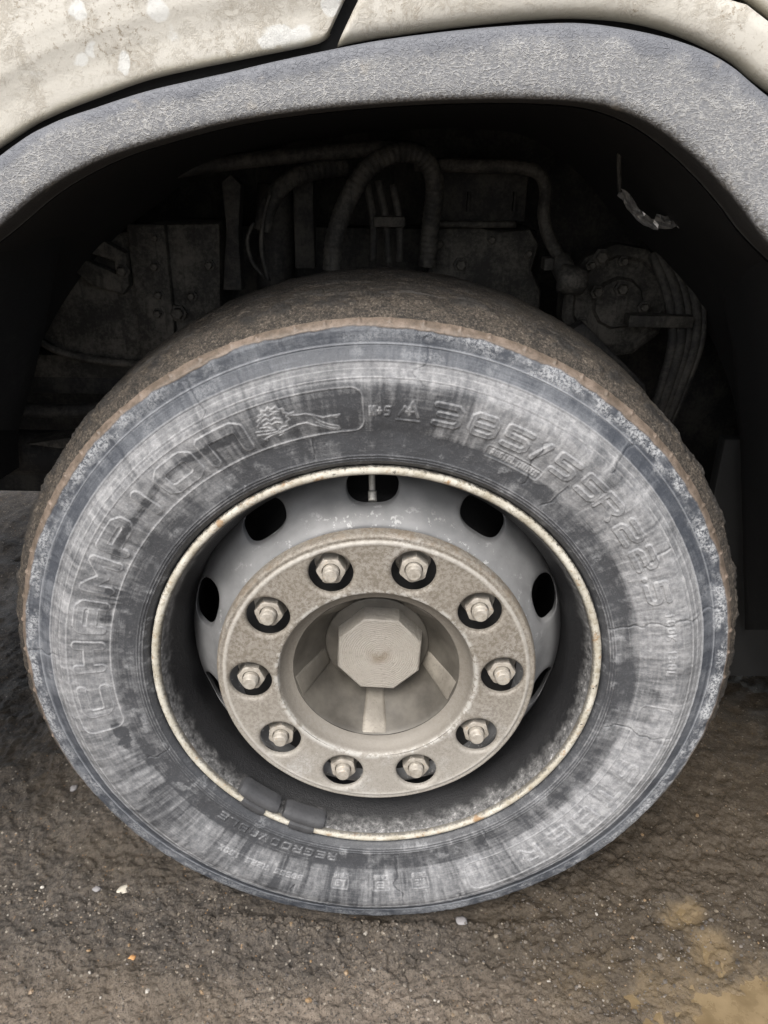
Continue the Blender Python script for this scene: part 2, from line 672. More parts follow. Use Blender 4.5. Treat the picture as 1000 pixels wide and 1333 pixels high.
def mat_ground():
    s = NT('wet_dirt')
    wet, pale, silt = s.attr('wet'), s.attr('pale'), s.attr('silt')
    n = s.noise(9, 5, .6)
    m_ = s.noise(48, 6, .75)
    f = s.noise(240, 5, .82)
    v = s.vor(130)
    vc = s.n('TexVoronoi', feature='F1')
    s.t.links.new(s.co, vc.inputs['Vector'])
    vc.inputs['Scale'].default_value = 210
    rnd = s.xyz(vc.outputs['Color'])[0]
    c = s.mix(s.step(m_, .34, .66), (.046, .039, .032), (.125, .104, .083))
    c = s.mix(s.math('MULTIPLY', pale, s.step(n, .3, .65, .5, 1.0)), c, (.245, .200, .156))
    c = s.mix(s.math('MULTIPLY', s.step(f, .50, .60), .85), c, (.022, .019, .017))
    c = s.mix(s.math('MULTIPLY', s.step(f, .43, .35), .35), c, (.25, .21, .165))
    st = s.math('MULTIPLY', s.step(rnd, .955, .97), s.step(vc.outputs['Distance'], .5, .3))
    c = s.mix(s.math('MULTIPLY', st, .75), c, (.40, .36, .30))
    st2 = s.math('MULTIPLY', s.step(rnd, .045, .03), s.step(vc.outputs['Distance'], .4, .2))
    c = s.mix(s.math('MULTIPLY', st2, .6), c, (.34, .20, .09))
    c = s.mix(s.math('MULTIPLY', wet, .58), c, (.072, .053, .031))
    sf = s.math('ADD', silt, s.math('ADD', s.math('MULTIPLY', s.math('SUBTRACT', m_, .5), 1.1), s.math('MULTIPLY', s.math('SUBTRACT', f, .5), .5)))
    c = s.mix(s.math('MULTIPLY', s.step(sf, .15, 1.05), .92), c, (.185, .136, .077))
    ro = s.math('MULTIPLY_ADD', wet, -.56, .72)
    ro = s.math('ADD', ro, s.math('MULTIPLY', s.math('SUBTRACT', m_, .5), .3), clamp=True)
    b = s.bump(s.noise(14, 4, .6), .02, .4)
    b = s.bump(m_, .009, .55, b)
    b = s.bump(f, .004, .9, b)
    b = s.bump(v, .002, .5, b)
    return s.done(c, ro, b, spec=.5)


def mat_puddle():
    s = NT('muddy_water')
    n = s.noise(22, 5, .7)
    c = s.mix(s.step(n, .3, .7), (.140, .102, .056), (.225, .168, .097))
    return s.done(c, s.math('MULTIPLY_ADD', n, .3, .12), s.bump(s.noise(90, 4), .0015, .35))


def mat_gravel():
    s = NT('gravel_stones')
    r = s.n('NewGeometry').outputs['Random Per Island']
    ramp = s.n('ValToRGB')
    s.t.links.new(r, ramp.inputs[0])
    cr = ramp.color_ramp
    cr.elements[0].color = (.045, .040, .036, 1)
    cr.elements[1].position = 1.0
    cr.elements[1].color = (.46, .43, .38, 1)
    for p, col in ((.45, (.085, .074, .064)), (.72, (.15, .13, .11)), (.88, (.20, .165, .12)), (.91, (.25, .16, .08)), (.965, (.26, .24, .21))):
        e = cr.elements.new(p)
        e.color = (*col, 1)
    g = s.noise(300, 4, .7)
    c = s.mix(s.math('MULTIPLY', s.step(g, .45, .65), .5), ramp.outputs[0], (.07, .06, .05))
    return s.done(c, .42, s.bump(g, .0008, .6))


M = dict(tyre=mat_tyre(), tread=mat_tread(), flange=mat_flange(), barrel=mat_barrel(), disc=mat_disc(), plate=mat_plate(),
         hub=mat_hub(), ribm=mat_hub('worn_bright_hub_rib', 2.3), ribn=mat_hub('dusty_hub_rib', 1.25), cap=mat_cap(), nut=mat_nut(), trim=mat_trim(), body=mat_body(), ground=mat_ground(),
         puddle=mat_puddle(), gravel=mat_gravel(),
         black=mat_simple('black_grime_and_shade', (.018, .018, .019), (.035, .034, .033)),  # also colours the ring standing in for shade behind the nut holes
         lead=mat_simple('dull_lead', (.028, .029, .031), (.065, .065, .068), 60, .6),
         weld=mat_simple('bright_clip_metal', (.45, .45, .44), (.65, .65, .63), 90, .4, metal=.6),
         valve=mat_simple('valve_brass', (.40, .39, .36), (.55, .53, .48), 90, .45, metal=.5),
         rubberhose=mat_machine('dusty_hose_rubber', (.015, .015, .015), (.070, .065, .057)),
         cast=mat_machine('dusty_cast_metal', (.018, .017, .015), (.098, .090, .078)),
         steelp=mat_machine('dusty_steel_pipe', (.018, .017, .015), (.084, .077, .067)),
         liner=mat_machine('black_liner_plastic', (.010, .010, .011), (.022, .022, .021), .5, .75),
         frame=mat_machine('dirty_chassis_paint', (.010, .010, .011), (.054, .050, .044)),
         foil=mat_simple('torn_silver_foil', (.10, .10, .10), (.75, .75, .75), 90, .3, metal=.6),
         seal=mat_simple('black_gap_seal', (.009, .0095, .010), (.016, .016, .016)),
         stone=mat_simple('pale_stone', (.40, .37, .30), (.60, .56, .48), 120, .7),
         rust=mat_simple('orange_stone', (.42, .20, .07), (.55, .32, .14), 120, .7),
         grey=mat_simple('grey_stone', (.16, .15, .15), (.28, .27, .27), 120, .7))

# ------------------------------------------------------------------ ground
truck = empty('truck', (0, 1.2, 0), 'dirty cream truck with grey arch trim over one worn dusty wheel', 'truck')
wheel = empty('wheel', (0, 0.17, 0), 'worn dusty truck wheel with ten-nut hub standing on wet dirt')
wheel.parent = truck
wheel.location = (0, 0.17 - 1.2, 0)


def axis(c0, c1, fine, far, lo, hi):
    """fine cells from c0 to c1, growing outward: gently at first where the factor is small, then fast"""
    a = list(np.arange(c0, c1 + 1e-9, fine))
    d = fine
    while a[-1] < far:
        d *= hi if d < .03 else 1.14
        a.append(a[-1] + d)
    d = fine
    while a[0] > -far:
        d *= lo if d < .03 else 1.14
        a.insert(0, a[0] - d)
    return np.array(a)


GX = axis(-.62, .66, .0023, 250, 1.018, 1.06)
GY = axis(-.30, .10, .0023, 250, 1.12, 1.018)
gx, gy = np.meshgrid(GX, GY)


def puddle_low(x, y):
    """how far the ground dips (0..1) into the puddle at the lower right of the wheel"""
    x, y = x + .07 * (fbm(x * 14 + 3, y * 14, 141, 4) - .5), y + .07 * (fbm(x * 14, y * 14 + 8, 142, 4) - .5)
    p1 = atz(955, 1310, 0)
    p2 = atz(930, 1235, 0)
    p3 = atz(890, 1190, 0)
    d1 = np.hypot((x - p1[0]) / .13, (y - p1[1]) / .050)
    d2 = np.hypot((x - p2[0]) / .052, (y - p2[1]) / .045)
    d3 = np.hypot((x - p3[0]) / .050, (y - p3[1]) / .030)
    return np.clip(1.35 - np.minimum(np.minimum(d1, d2), d3), 0, 1) ** 1.3


def ground_h(x, y):
    fade = 1 / (1 + np.maximum(0, np.hypot(x, y) - 3) * .3)
    h = .014 * (fbm(x * 28 + 2, y * 28, 6, 3) - .5) + .016 * (fbm(x * 4, y * 4, 1, 3) - .5) + .012 * (fbm(x * 16, y * 16, 2, 3) - .5)
    n = fbm(x * 55, y * 55, 3, 4, g=.6)
    h = h + .012 * (n - .5) + .03 * ss(.7, 1.3, y) * (fbm(x * 14, y * 14, 77, 4) - .5)
    cl = fbm(x * 150, y * 150, 9, 2)
    h = h + .0062 * (cl - .5)
    crack = np.abs(fbm(x * 34, y * 34, 21, 3) - .5)
    near = np.exp(-((x) / .30) ** 2 - ((y + .02) / .075) ** 2)
    h = h - .010 * near * ss(.035, .0, crack)
    ridge = np.exp(-(x / .26) ** 4) * np.exp(-((y + .012) / .022) ** 2)
    h = h + ridge * (.008 + .016 * (fbm(x * 42, y * 42, 31, 3) - .42))
    ct = np.exp(-(x / .20) ** 6) * ss(-.004, .014, y) * ss(.36, .33, y)
    h = h * (1 - ct) - .004 * ct
    pl = puddle_low(x, y)
    h = h * (1 - .35 * np.minimum(pl, 1)) - .0095 * pl
    return h * fade


gh = ground_h(gx, gy)
V = np.stack([gx, gy, gh], -1).reshape(-1, 3)
me = mesh_np('ground', V, grid_faces(len(GY), len(GX)))
wet = ss(.02, .34, gx + .35 * (fbm(gx * 5, gy * 5, 41, 4) - .5)) * .95
wet = np.maximum(wet, .6 * ss(.42, .68, fbm(gx * 7, gy * 7, 43, 4)))
pale = ss(-.055, -.135, gy + .12 * (fbm(gx * 6, gy * 6, 44, 4) - .5))
pale = np.maximum(pale, .55 * ss(.42, .7, fbm(gx * 6, gy * 6, 49, 4)) * ss(-.02, -.08, gy))
attr(me, 'wet', wet)
attr(me, 'pale', pale)
broad = ss(.12, .42, gx) * ss(.02, -.10, gy) * ss(.30, .62, fbm(gx * 11, gy * 11, 151, 4))
attr(me, 'silt', np.maximum(puddle_low(gx, gy) * 1.15, .68 * broad))
o = link('ground', me, M['ground'])
o['kind'] = 'structure'
o['label'] = 'damp brown gritty dirt ground under the truck'
o['category'] = 'ground'

# muddy water lying in the dip
px_, py_ = atz(960, 1290, 0)[:2]
wx, wy = np.meshgrid(np.linspace(px_ - .22, px_ + .22, 40), np.linspace(py_ - .16, py_ + .20, 34))
me = mesh_np('puddle', np.stack([wx, wy, 0 * wx - .0082], -1).reshape(-1, 3), grid_faces(34, 40))
o = link('puddle', me, M['puddle'])
o['kind'] = 'structure'
o['label'] = 'shallow tan muddy puddle at the lower right'
o['category'] = 'puddle'

# loose gravel, too fine to count
ico = bmesh.new()
bmesh.ops.create_icosphere(ico, subdivisions=1, radius=1)
IV = np.array([v.co[:] for v in ico.verts])
IF = np.array([[v.index for v in f.verts] for f in ico.faces])
ico.free()
ico = bmesh.new()
bmesh.ops.create_icosphere(ico, subdivisions=2, radius=1)
IV2 = np.array([v.co[:] for v in ico.verts])
IF2 = np.array([[v.index for v in f.verts] for f in ico.faces])
ico.free()
rg = np.random.default_rng(5)


def stone_shape(base, r, flat=.6):
    v = base * (1 + .5 * (rg.random((len(base), 1)) - .5))
    v = v * np.array([1, .55 + .45 * rg.random(), flat * (.6 + .5 * rg.random())]) * r
    a = rg.random() * 2 * PI
    c, s_ = math.cos(a), math.sin(a)
    return v @ np.array([[c, s_, 0], [-s_, c, 0], [0, 0, 1]])


GV, GF, k = [], [], 0
for i in range(4600):
    if i < 3300:
        x, y = rg.uniform(-.62, .66), rg.uniform(-.2, .06)
    else:
        x, y = rg.uniform(-1.5, 1.5), rg.uniform(.0, 1.9)
    if abs(x) < .22 and 0.0 < y < .36:
        continue
    r = .0009 + .0011 * rg.random() ** 1 + (.0032 * rg.random() ** 9)
    if puddle_low(x, y) > .55 and rg.random() < .75:
        continue
    v = stone_shape(IV, r) + [x, y, 0]
    v[:, 2] += float(ground_h(np.array([x]), np.array([y]))[0]) + r * .15
    GV.append(v)
    GF.append(IF + k)
    k += len(IV)
me = mesh_np('gravel', np.vstack(GV), np.vstack(GF), False)
o = link('gravel', me, M['gravel'])
o['kind'] = 'stuff'
o['label'] = 'fine loose gravel strewn over the dirt'
o['category'] = 'gravel'

# crumbs of soil pressed out along the tyre's foot
GV, GF, k = [], [], 0
for i in range(420):
    x = rg.normal(0, .16)
    y = -.004 - abs(rg.normal(0, .018)) + .1 * x * x
    r = .0018 + .0045 * rg.random() ** 3
    v = stone_shape(IV2, r, .75) + [x, y, 0]
    v[:, 2] += float(ground_h(np.array([x]), np.array([y]))[0])
    GV.append(v)
    GF.append(IF2 + k)
    k += len(IV2)
me = mesh_np('soil_crumbs', np.vstack(GV), np.vstack(GF), True)
attr(me, 'wet', np.full(len(me.vertices), .1))
attr(me, 'pale', np.full(len(me.vertices), .25))
attr(me, 'silt', np.zeros(len(me.vertices)))
o = link('soil_crumbs', me, M['ground'])
o['kind'] = 'stuff'
o['label'] = 'crumbled soil pressed out along the foot of the tyre'
o['category'] = 'soil'

# single stones one can point at
for (px, py, r, mt, nm, lab, cat) in (
        (160, 1154, .011, 'stone', 'stone_chip', 'pale flat stone chip on the dirt below left of the tyre', 'stone'),
        (172, 1248, .0065, 'rust', 'pebble', 'orange pebble on the pale dirt below the stone chip', 'stone'),
        (126, 1157, .0065, 'grey', 'pebble', 'smooth grey pebble just left of the pale stone chip', 'stone'),
        (96, 1025, .0085, 'grey', 'pebble', 'round grey pebble touching the lower left edge of the tyre tread', 'stone'),
        (12, 1020, .004, 'stone', 'pebble', 'small whitish pebble at the left edge on dark dirt', 'stone'),
        (600, 1205, .009, 'grey', 'pebble', 'grey pebble at the foot of the tyre, right of centre', 'stone')):
    p = atz(px, py, 0)
    v = stone_shape(IV2, r, .5 if mt != 'stone' else .28)
    me = mesh_np(nm, v, IF2, True)
    o = link(nm, me, M[mt], loc=(p[0], p[1], float(ground_h(np.array([p[0]]), np.array([p[1]]))[0]) + r * .1))
    o['label'] = lab
    o['category'] = cat
    o['group'] = 'single stones on the dirt'

# ------------------------------------------------------------------ tyre
# profile (R, y) of the outer sidewall, y measured inward from the rim flange plane
SW = [(.290, .020), (.2985, .0075), (.302, .000), (.307, -.005), (.313, -.008), (.328, -.0095), (.344, -.0115), (.360, -.016), (.380, -.0205),
      (.398, -.0222), (.409, -.0195), (.417, -.0135), (.425, -.0085), (.434, -.0035), (.442, .000), (.450, .0008), (.457, .0015),
      (.4615, .0035), (.465, .0075), (.468, .012)]
sw = smooth_prof(SW, .0004)
sl_ = np.concatenate([[0], np.cumsum(np.linalg.norm(np.diff(sw, axis=0), axis=1))])
NS = int(sl_[-1] / .00088)
su = np.linspace(0, sl_[-1], NS)
PR, PY = np.interp(su, sl_, sw[:, 0]), np.interp(su, sl_, sw[:, 1])
dR, dY = np.gradient(PR), np.gradient(PY)
dl = np.hypot(dR, dY)
NRr, NRy = -dY / dl * -1, -dR / dl            # outward normal of the profile
NRr = dY / dl
NT_ = 2200
TH = np.linspace(0, 2 * PI, NT_, endpoint=False)
RR = PR[:, None] + 0 * TH[None, :]
TT = TH[None, :] + 0 * PR[:, None]
DEG = np.degrees(TT)
UX, UZ = RR * np.cos(TT), RR * np.sin(TT)
tn = TT / (2 * PI)
Hh = np.zeros_like(RR)
edgew = np.zeros_like(RR)                     # dust caught on raised edges
owner = np.zeros(RR.shape, np.int16)          # which raised piece a vertex belongs to
OWN = []


def angd(a, b):
    return (a - b + 180) % 360 - 180


def ring(R0, w, h, e=.5):
    global Hh, edgew
    g = np.exp(-((RR - R0) / w) ** 2)
    Hh += h * g
    edgew = np.maximum(edgew, e * g)


for R0 in (.3085, .3118, .3152):
    ring(R0, .0008, .0011, .55)
ring(.4105, .0009, .0005, .55)
ring(.4185, .0008, .0006, .4)
ring(.4262, .0009, .0010, .8)
ring(.4430, .0009, .0012, 1.0)
Hh -= .0012 * ss(.4275, .4262, RR) * ss(.4105, .4125, RR) * .5
Hh -= .0010 * np.exp(-((RR - .4085) / .0010) ** 2)
Hh -= .0012 * np.exp(-((RR - .4245) / .0009) ** 2)
Hh -= .0007 * np.exp(-((RR - .4418) / .0008) ** 2)


def pix_polar(px, py, Y=-.017):
    p = at(px, py, Y)
    return math.degrees(math.atan2(p[2] - WZ, p[0])), math.hypot(p[0], p[2] - WZ)


def window(th0, R0, dth, dRr):
    i0, i1 = np.searchsorted(PR, R0 - dRr), np.searchsorted(PR, R0 + dRr)
    j = np.arange(int(math.floor((th0 - dth) / 360 * NT_)), int(math.ceil((th0 + dth) / 360 * NT_))) % NT_
    return np.ix_(np.arange(i0, i1), j)


def seg_dist(u, v, polys):
    d = np.full(u.shape, 9.0)
    for pl in polys:
        for (a, b) in zip(pl[:-1], pl[1:]):
            ax, ay, bx, by = a[0], a[1], b[0], b[1]
            dx, dy = bx - ax, by - ay
            t = np.clip(((u - ax) * dx + (v - ay) * dy) / (dx * dx + dy * dy + 1e-12), 0, 1)
            d = np.minimum(d, np.hypot(u - ax - t * dx, v - ay - t * dy))
    return d


Q = .16
rb = [(Q, 0), (1 - Q, 0), (1, Q), (1, 1 - Q), (1 - Q, 1), (Q, 1), (0, 1 - Q), (0, Q), (Q, 0)]
GL = {
    'C': [[(1, 1), (Q, 1), (0, 1 - Q), (0, Q), (Q, 0), (1, 0)]],
    'H': [[(0, 0), (0, 1)], [(1, 0), (1, 1)], [(0, .5), (1, .5)]],
    'A': [[(0, 0), (0, 1 - Q), (Q, 1), (1 - Q, 1), (1, 1 - Q), (1, 0)], [(0, .42), (1, .42)]],
    'M': [[(0, 0), (0, 1), (.5, .35), (1, 1), (1, 0)]],
    'P': [[(0, 0), (0, 1), (1 - Q, 1), (1, 1 - Q), (1, .58), (1 - Q, .42), (0, .42)]],
    'I': [[(.5, 0), (.5, 1)]],
    'O': [rb], '0': [rb],
    'N': [[(0, 0), (0, 1), (1 - Q, 1), (1, 1 - Q), (1, 0)]],
    'S': [[(1, 1), (Q, 1), (0, 1 - Q), (0, .62), (Q, .5), (1 - Q, .5), (1, .38), (1, Q), (1 - Q, 0), (0, 0)]],
    'T': [[(0, 1), (1, 1)], [(.5, 0), (.5, 1)]],
    'E': [[(1, 1), (0, 1), (0, 0), (1, 0)], [(0, .5), (.85, .5)]],
    'R': [[(0, 0), (0, 1), (1 - Q, 1), (1, 1 - Q), (1, .62), (1 - Q, .48), (0, .48)], [(.5, .48), (1, 0)]],
    'G': [[(1, 1), (Q, 1), (0, 1 - Q), (0, Q), (Q, 0), (1, 0), (1, .5), (.55, .5)]],
    'V': [[(0, 1), (.5, 0), (1, 1)]],
    'B': [[(0, 0), (0, 1), (.8, 1), (.95, .85), (.95, .65), (.8, .52), (0, .52)], [(.8, .52), (1, .4), (1, .12), (.85, 0), (0, 0)]],
    'L': [[(0, 1), (0, 0), (1, 0)]],
    'D': [[(0, 0), (0, 1), (.8, 1), (1, .8), (1, .2), (.8, 0), (0, 0)]],
    'F': [[(0, 0), (0, 1), (1, 1)], [(0, .5), (.8, .5)]],
    'K': [[(0, 0), (0, 1)], [(1, 1), (0, .45), (1, 0)]],
    'U': [[(0, 1), (0, 0), (1, 0), (1, 1)]],
    '3': [[(0, 1), (1 - Q, 1), (1, 1 - Q), (1, Q), (1 - Q, 0), (0, 0)], [(.15, .5), (1, .5)]],
    '8': [rb, [(0, .5), (1, .5)]],
    '5': [[(1, 1), (0, 1), (0, .56), (1 - Q, .56), (1, .42), (1, Q), (1 - Q, 0), (0, 0)]],
    '2': [[(0, 1), (1 - Q, 1), (1, 1 - Q), (1, .62), (1 - Q, .5), (Q, .5), (0, .38), (0, 0), (1, 0)]],
    '1': [[(.3, .8), (.5, 1), (.5, 0)]],
    '6': [[(1, 1), (Q, 1), (0, 1 - Q), (0, Q), (Q, 0), (1 - Q, 0), (1, Q), (1, .42), (1 - Q, .55), (0, .55)]],
    '/': [[(.1, 0), (.9, 1)]],
    '.': [[(.45, .06), (.55, .06)]],
    '+': [[(.1, .5), (.9, .5)], [(.5, .15), (.5, .85)]],
    '-': [[(.1, .5), (.9, .5)]],
}


def carve(th0, R0, polys, hw, height, soft=.0007, ridge=.0004, e=.8, own=None, label=None, inw=False, ext=(.05, .04)):
    """raise strokes (local metres: u clockwise, v outward) on the sidewall; own = name of the piece they form"""
    W_ = window(th0, R0, math.degrees(ext[0] / R0), ext[1])
    u = -np.radians(angd(DEG[W_], th0)) * R0
    v = RR[W_] - R0
    if inw:
        u, v = -u, -v
    sd_ = hw - seg_dist(u, v, polys)
    hgt = height * ss(-soft, soft, sd_) + ridge * np.exp(-((sd_ - .0006) / .0009) ** 2)
    Hh[W_] += hgt
    edgew[W_] = np.maximum(edgew[W_], e * np.exp(-((sd_) / .0009) ** 2))
    if own:
        OWN.append((own, label))
        ow = owner[W_]
        ow[sd_ > -.0009] = len(OWN)
        owner[W_] = ow


def glyph(ch, th0, R0, wd, ht, hw, height, **kw):
    p = [[((q[0] - .5) * (wd - 2 * hw), (q[1] - .5) * (ht - 2 * hw)) for q in pl] for pl in GL[ch]]
    carve(th0, R0, p, hw, height, ext=(wd / 2 + .006, ht / 2 + .006), **kw)


def word(txt, th0, th1, R0, ht, hw, height, own=None, label=None, fill=.72, **kw):
    """small moulded text from th0 to th1 (degrees, clockwise falling), one piece"""
    n = len(txt)
    W = abs(th0 - th1) / n
    polys = []
    rm = math.radians(1) * R0
    mid = (th0 + th1) / 2
    sgn = -1 if kw.get('inw') else 1
    for i, ch in enumerate(txt):
        if ch == ' ':
            continue
        uc = (i - (n - 1) / 2) * W * rm
        wd = W * rm * fill
        for pl in GL[ch]:
            polys.append([(uc + (q[0] - .5) * (wd - 2 * hw), (q[1] - .5) * (ht - 2 * hw)) for q in pl])
    L_ = abs(th0 - th1) / 2 * rm + .008
    carve(mid, R0, polys, hw, height, own=own, label=label, ext=(L_, ht / 2 + .005), **kw)


# the big name in its long panel, left half
for ch, (px, py), wd in zip('CHAMPION', ((121, 912), (116, 855), (119, 803), (139, 752), (166, 704), (199, 660), (240, 622), (297, 584)),
                            (.050, .048, .050, .052, .052, .026, .056, .058)):
    th, _ = pix_polar(px, py)
    glyph(ch, th, .3735, wd, .041, .0062, .0009, ridge=.0005, own='raised_letter', label='letter %s of the long name' % ch)


def panel(th0, th1, Ra, Rb, rad, e=.8, h=.0008):
    """rounded outline between th0 (clockwise start, larger) and th1"""
    R0 = (Ra + Rb) / 2
    hw, hh = math.radians(abs(th0 - th1)) / 2 * R0, (Rb - Ra) / 2
    mid = (th0 + th1) / 2
    W_ = window(mid, R0, abs(th0 - th1) / 2 + 2, hh + .006)
    u = np.abs(np.radians(angd(DEG[W_], mid)) * R0)
    v = np.abs(RR[W_] - R0)
    qx, qy = np.maximum(u - hw + rad, 0), np.maximum(v - hh + rad, 0)
    d = np.hypot(qx, qy) - rad + np.minimum(np.maximum(u - hw + rad, v - hh + rad), 0)
    g = np.exp(-(d / .0009) ** 2)
    Hh[W_] += h * g - .0005 * ss(.0005, -.0015, d)
    edgew[W_] = np.maximum(edgew[W_], e * g)


panel(pix_polar(137, 950)[0] + 360, pix_polar(473, 530)[0], .3475, .4005, .013)
panel(-4.5, -68, .3545, .3995, .012, .6)

# leaping lion emblem beside the name
lion = [
    [(380, 298), (430, 300), (490, 292), (545, 303), (600, 318), (660, 308), (710, 298)],
    [(340, 412), (390, 388), (440, 366), (500, 354), (545, 372), (600, 384), (650, 400), (700, 408)],
    [(545, 312), (580, 345), (640, 368), (700, 380), (712, 398), (660, 392), (600, 372), (560, 350)],
    [(655, 305), (690, 318), (710, 300)],
    [(182, 372), (196, 352), (180, 338), (200, 322), (186, 300), (212, 292), (206, 268), (236, 268), (246, 246), (270, 260), (296, 240), (312, 262), (342, 254), (346, 280), (374, 288), (366, 310), (386, 330), (366, 346), (372, 372), (344, 378), (322, 398)],
    [(205, 312), (228, 296), (250, 306), (276, 288), (306, 292)], [(210, 340), (238, 322), (262, 338), (292, 318), (322, 324)],
    [(222, 366), (248, 350), (272, 362), (302, 344), (336, 352)], [(262, 268), (286, 278), (318, 274)], [(200, 386), (236, 380), (270, 390)], [(380, 290), (410, 280)],
    [(172, 412), (230, 408), (290, 400)], [(180, 436), (240, 428), (310, 412)], [(226, 465), (270, 436), (340, 414)], [(226, 465), (240, 470)],
    [(330, 398), (345, 425), (320, 440)]]
lth, lR = pix_polar(390, 550)
lp = []
for pl in lion:
    q = []
    for (a, b) in pl:
        th, R_ = pix_polar(300 + a / 5, 480 + b / 5)
        q.append((-math.radians(th - lth) * lR, R_ - lR))
    lp.append(q)
carve(lth, lR, lp, .0007, .0011, soft=.0008, ridge=0, e=.75, own='lion_emblem', label='moulded outline of a leaping lion', ext=(.075, .035))

# M+S and the mountain mark
word('M+S', 92.0, 88.0, .372, .0120, .0010, .0010, own='moulded_text', label='small raised M+S', e=.7)
mt_ = [[(-.011, -.006), (-.005, .006), (-.001, .001), (.003, .012), (.011, -.006)], [(-.003, 0), (.005, 0)], [(.001, -.004), (.001, .005)], [(-.013, -.011), (.013, -.011)]]
carve(85.0, .373, mt_, .0009, .0010, ridge=0, e=.7, own='moulded_mark', label='small raised mountain and snowflake mark', ext=(.02, .02))

# the size, 385/55R22.5
for ch, (px, py), wd in zip('385/55R22.5', ((582, 545), (629, 557), (672, 573), (704, 588), (737, 606), (767, 636), (794, 657), (820, 692), (839, 726), (851, 750), (859, 770)),
                            (.034, .034, .034, .020, .032, .032, .034, .034, .034, .010, .033)):
    th, _ = pix_polar(px, py)
    glyph(ch, th, .3755, wd, .029, .0034, .0016, ridge=.0004, e=.5, own='raised_letter', label='character %s of the tyre size' % ch)
# small boxed text under the size
panel(69.5, 57.5, .341, .3555, .003, .5)
word('RADIAL', 68.5, 63.2, .3485, .008, .0007, .0008, own='moulded_text', label='small boxed text under the tyre size', e=.6)
word('TUBELESS', 62.8, 58, .3485, .008, .0007, .0008, e=.6)
word('160K 158L', 18, 3, .383, .010, .0009, .0009, own='moulded_text', label='small raised load index text', e=.6)

# panel at the lower right
for ch, (px, py) in zip('STEER', ((815, 1003), (792, 1036), (762, 1062), (731, 1087), (692, 1111))):
    th, _ = pix_polar(px, py)
    glyph(ch, th, .3775, .030, .027, .0028, .0011, ridge=.0003, e=.6, own='raised_letter', label='letter %s of the lower right panel' % ch)
# lower left: REGROOVABLE and a smaller line, three boxed marks at the bottom
word('REGROOVABLE', pix_polar(440, 1121)[0], pix_polar(284, 1063)[0], .3275, .0125, .0010, .0011, own='moulded_text', label='raised word REGROOVABLE', e=.6)
word('38555 R225 160K', pix_polar(395, 1142)[0], pix_polar(285, 1100)[0], .371, .008, .0007, .0008, own='moulded_text', label='line of tiny raised text', e=.6)
for (px, t) in ((443, 'L3'), (496, 'E'), (547, 'HE')):
    th, _ = pix_polar(px, 1148)
    panel(th + 1.9, th - 1.9, .360, .377, .0015, .6)
    word(t, th + 1.2, th - 1.2, .3685, .010, .0009, .0010, own='moulded_mark', label='boxed mark %s' % t, e=.7)
    word('LOAD', th + 1.8, th - 1.8, .3555, .005, .0006, .0008, e=.6)

# dust: amount of pale film by radius and place, rubbed and washed off in patches
st1 = fbm(tn * 180, RR * 14, 51, 4, 180)
st2 = fbm(tn * 620, RR * 22, 52, 3, 620)
pn = fbm(UX * 16 + 9, UZ * 16 + 9, 53, 5)
pf = fbm(UX * 70 + 9, UZ * 70 + 9, 54, 4, g=.6)
dust = np.interp(RR, [.29, .316, .318, .343, .346, .405, .410, .424, .428, .440, .446, .462, .47],
                 [.08, .10, .28, .38, .60, .64, .62, .56, .20, .20, .24, .22, .2])
# angle dependence
topdark = np.exp(-(angd(DEG, 90) / 17) ** 2) * ss(.330, .345, RR) * ss(.412, .400, RR)
dust -= .42 * topdark
dust += .17 * ss(72, 55, np.abs(angd(DEG, 20))) * ss(.33, .35, RR) * ss(.45, .42, RR)
dust += .08 * ss(40, 20, np.abs(angd(DEG, -45)))
dust -= .13 * ss(60, 20, np.abs(angd(DEG, -115))) * ss(.445, .40, RR)
mottle = ss(.344, .340, RR)
face_ = .22 + .78 * ss(.340, .348, RR) * ss(.428, .405, RR)
st3 = fbm(tn * 64, RR * 7, 55, 3, 64)
cir = fbm(tn * 26, RR * 700, 56, 3, 26)
inl = ss(.340, .350, RR) * ss(.430, .405, RR)
dust += ((st1 - .5) * .62 + (st2 - .5) * .55 + (st3 - .5) * .55) * (face_ * .75 + .25) + (cir - .5) * .30 + (pn - .5) * (.55 - .33 * inl) + (pf - .5) * (.30 + .25 * mottle - .08 * inl)
dust -= .07
# an edge where rain washed the dust away, right of the top
bx, _ = pix_polar(586, 540)
pale_side = ss(1.2, -1.2, angd(DEG, bx + 900 * (.374 - RR) * .12 - 5 * (pn - .5)))
wash = np.exp(-(angd(DEG, bx + 4) / 7) ** 2) * ss(.343, .35, RR) * ss(.412, .405, RR)
dust += (.26 * pale_side - .16 * (1 - pale_side)) * wash
# dark wet stains: pixel centre, half sizes along the arc and radially (mm), strength
for (px, py, a, b, sgm) in ((185, 800, 17, 13, .5), (160, 962, 26, 8, .45), (190, 985, 28, 12, .25), (340, 1085, 50, 16, .38), (470, 1118, 14, 20, .40),
                            (462, 1090, 18, 10, .4), (560, 590, 40, 14, .30), (135, 800, 12, 8, .35), (150, 770, 7, 8, .3), (520, 560, 28, 22, .18),
                            (230, 1010, 26, 16, .15), (310, 640, 26, 9, .22), (700, 640, 40, 8, .16), (840, 920, 30, 16, .2), (800, 870, 18, 8, .25)):
    th, R_ = pix_polar(px, py)
    u = np.radians(angd(DEG, th)) * RR * 1000 + 14 * (pn - .5) * 2
    v = (RR - R_) * 1000 + 10 * (pf - .5) * 2
    q = np.hypot(u / a, v / b)
    dust -= sgm * ss(1.25, .75, q)
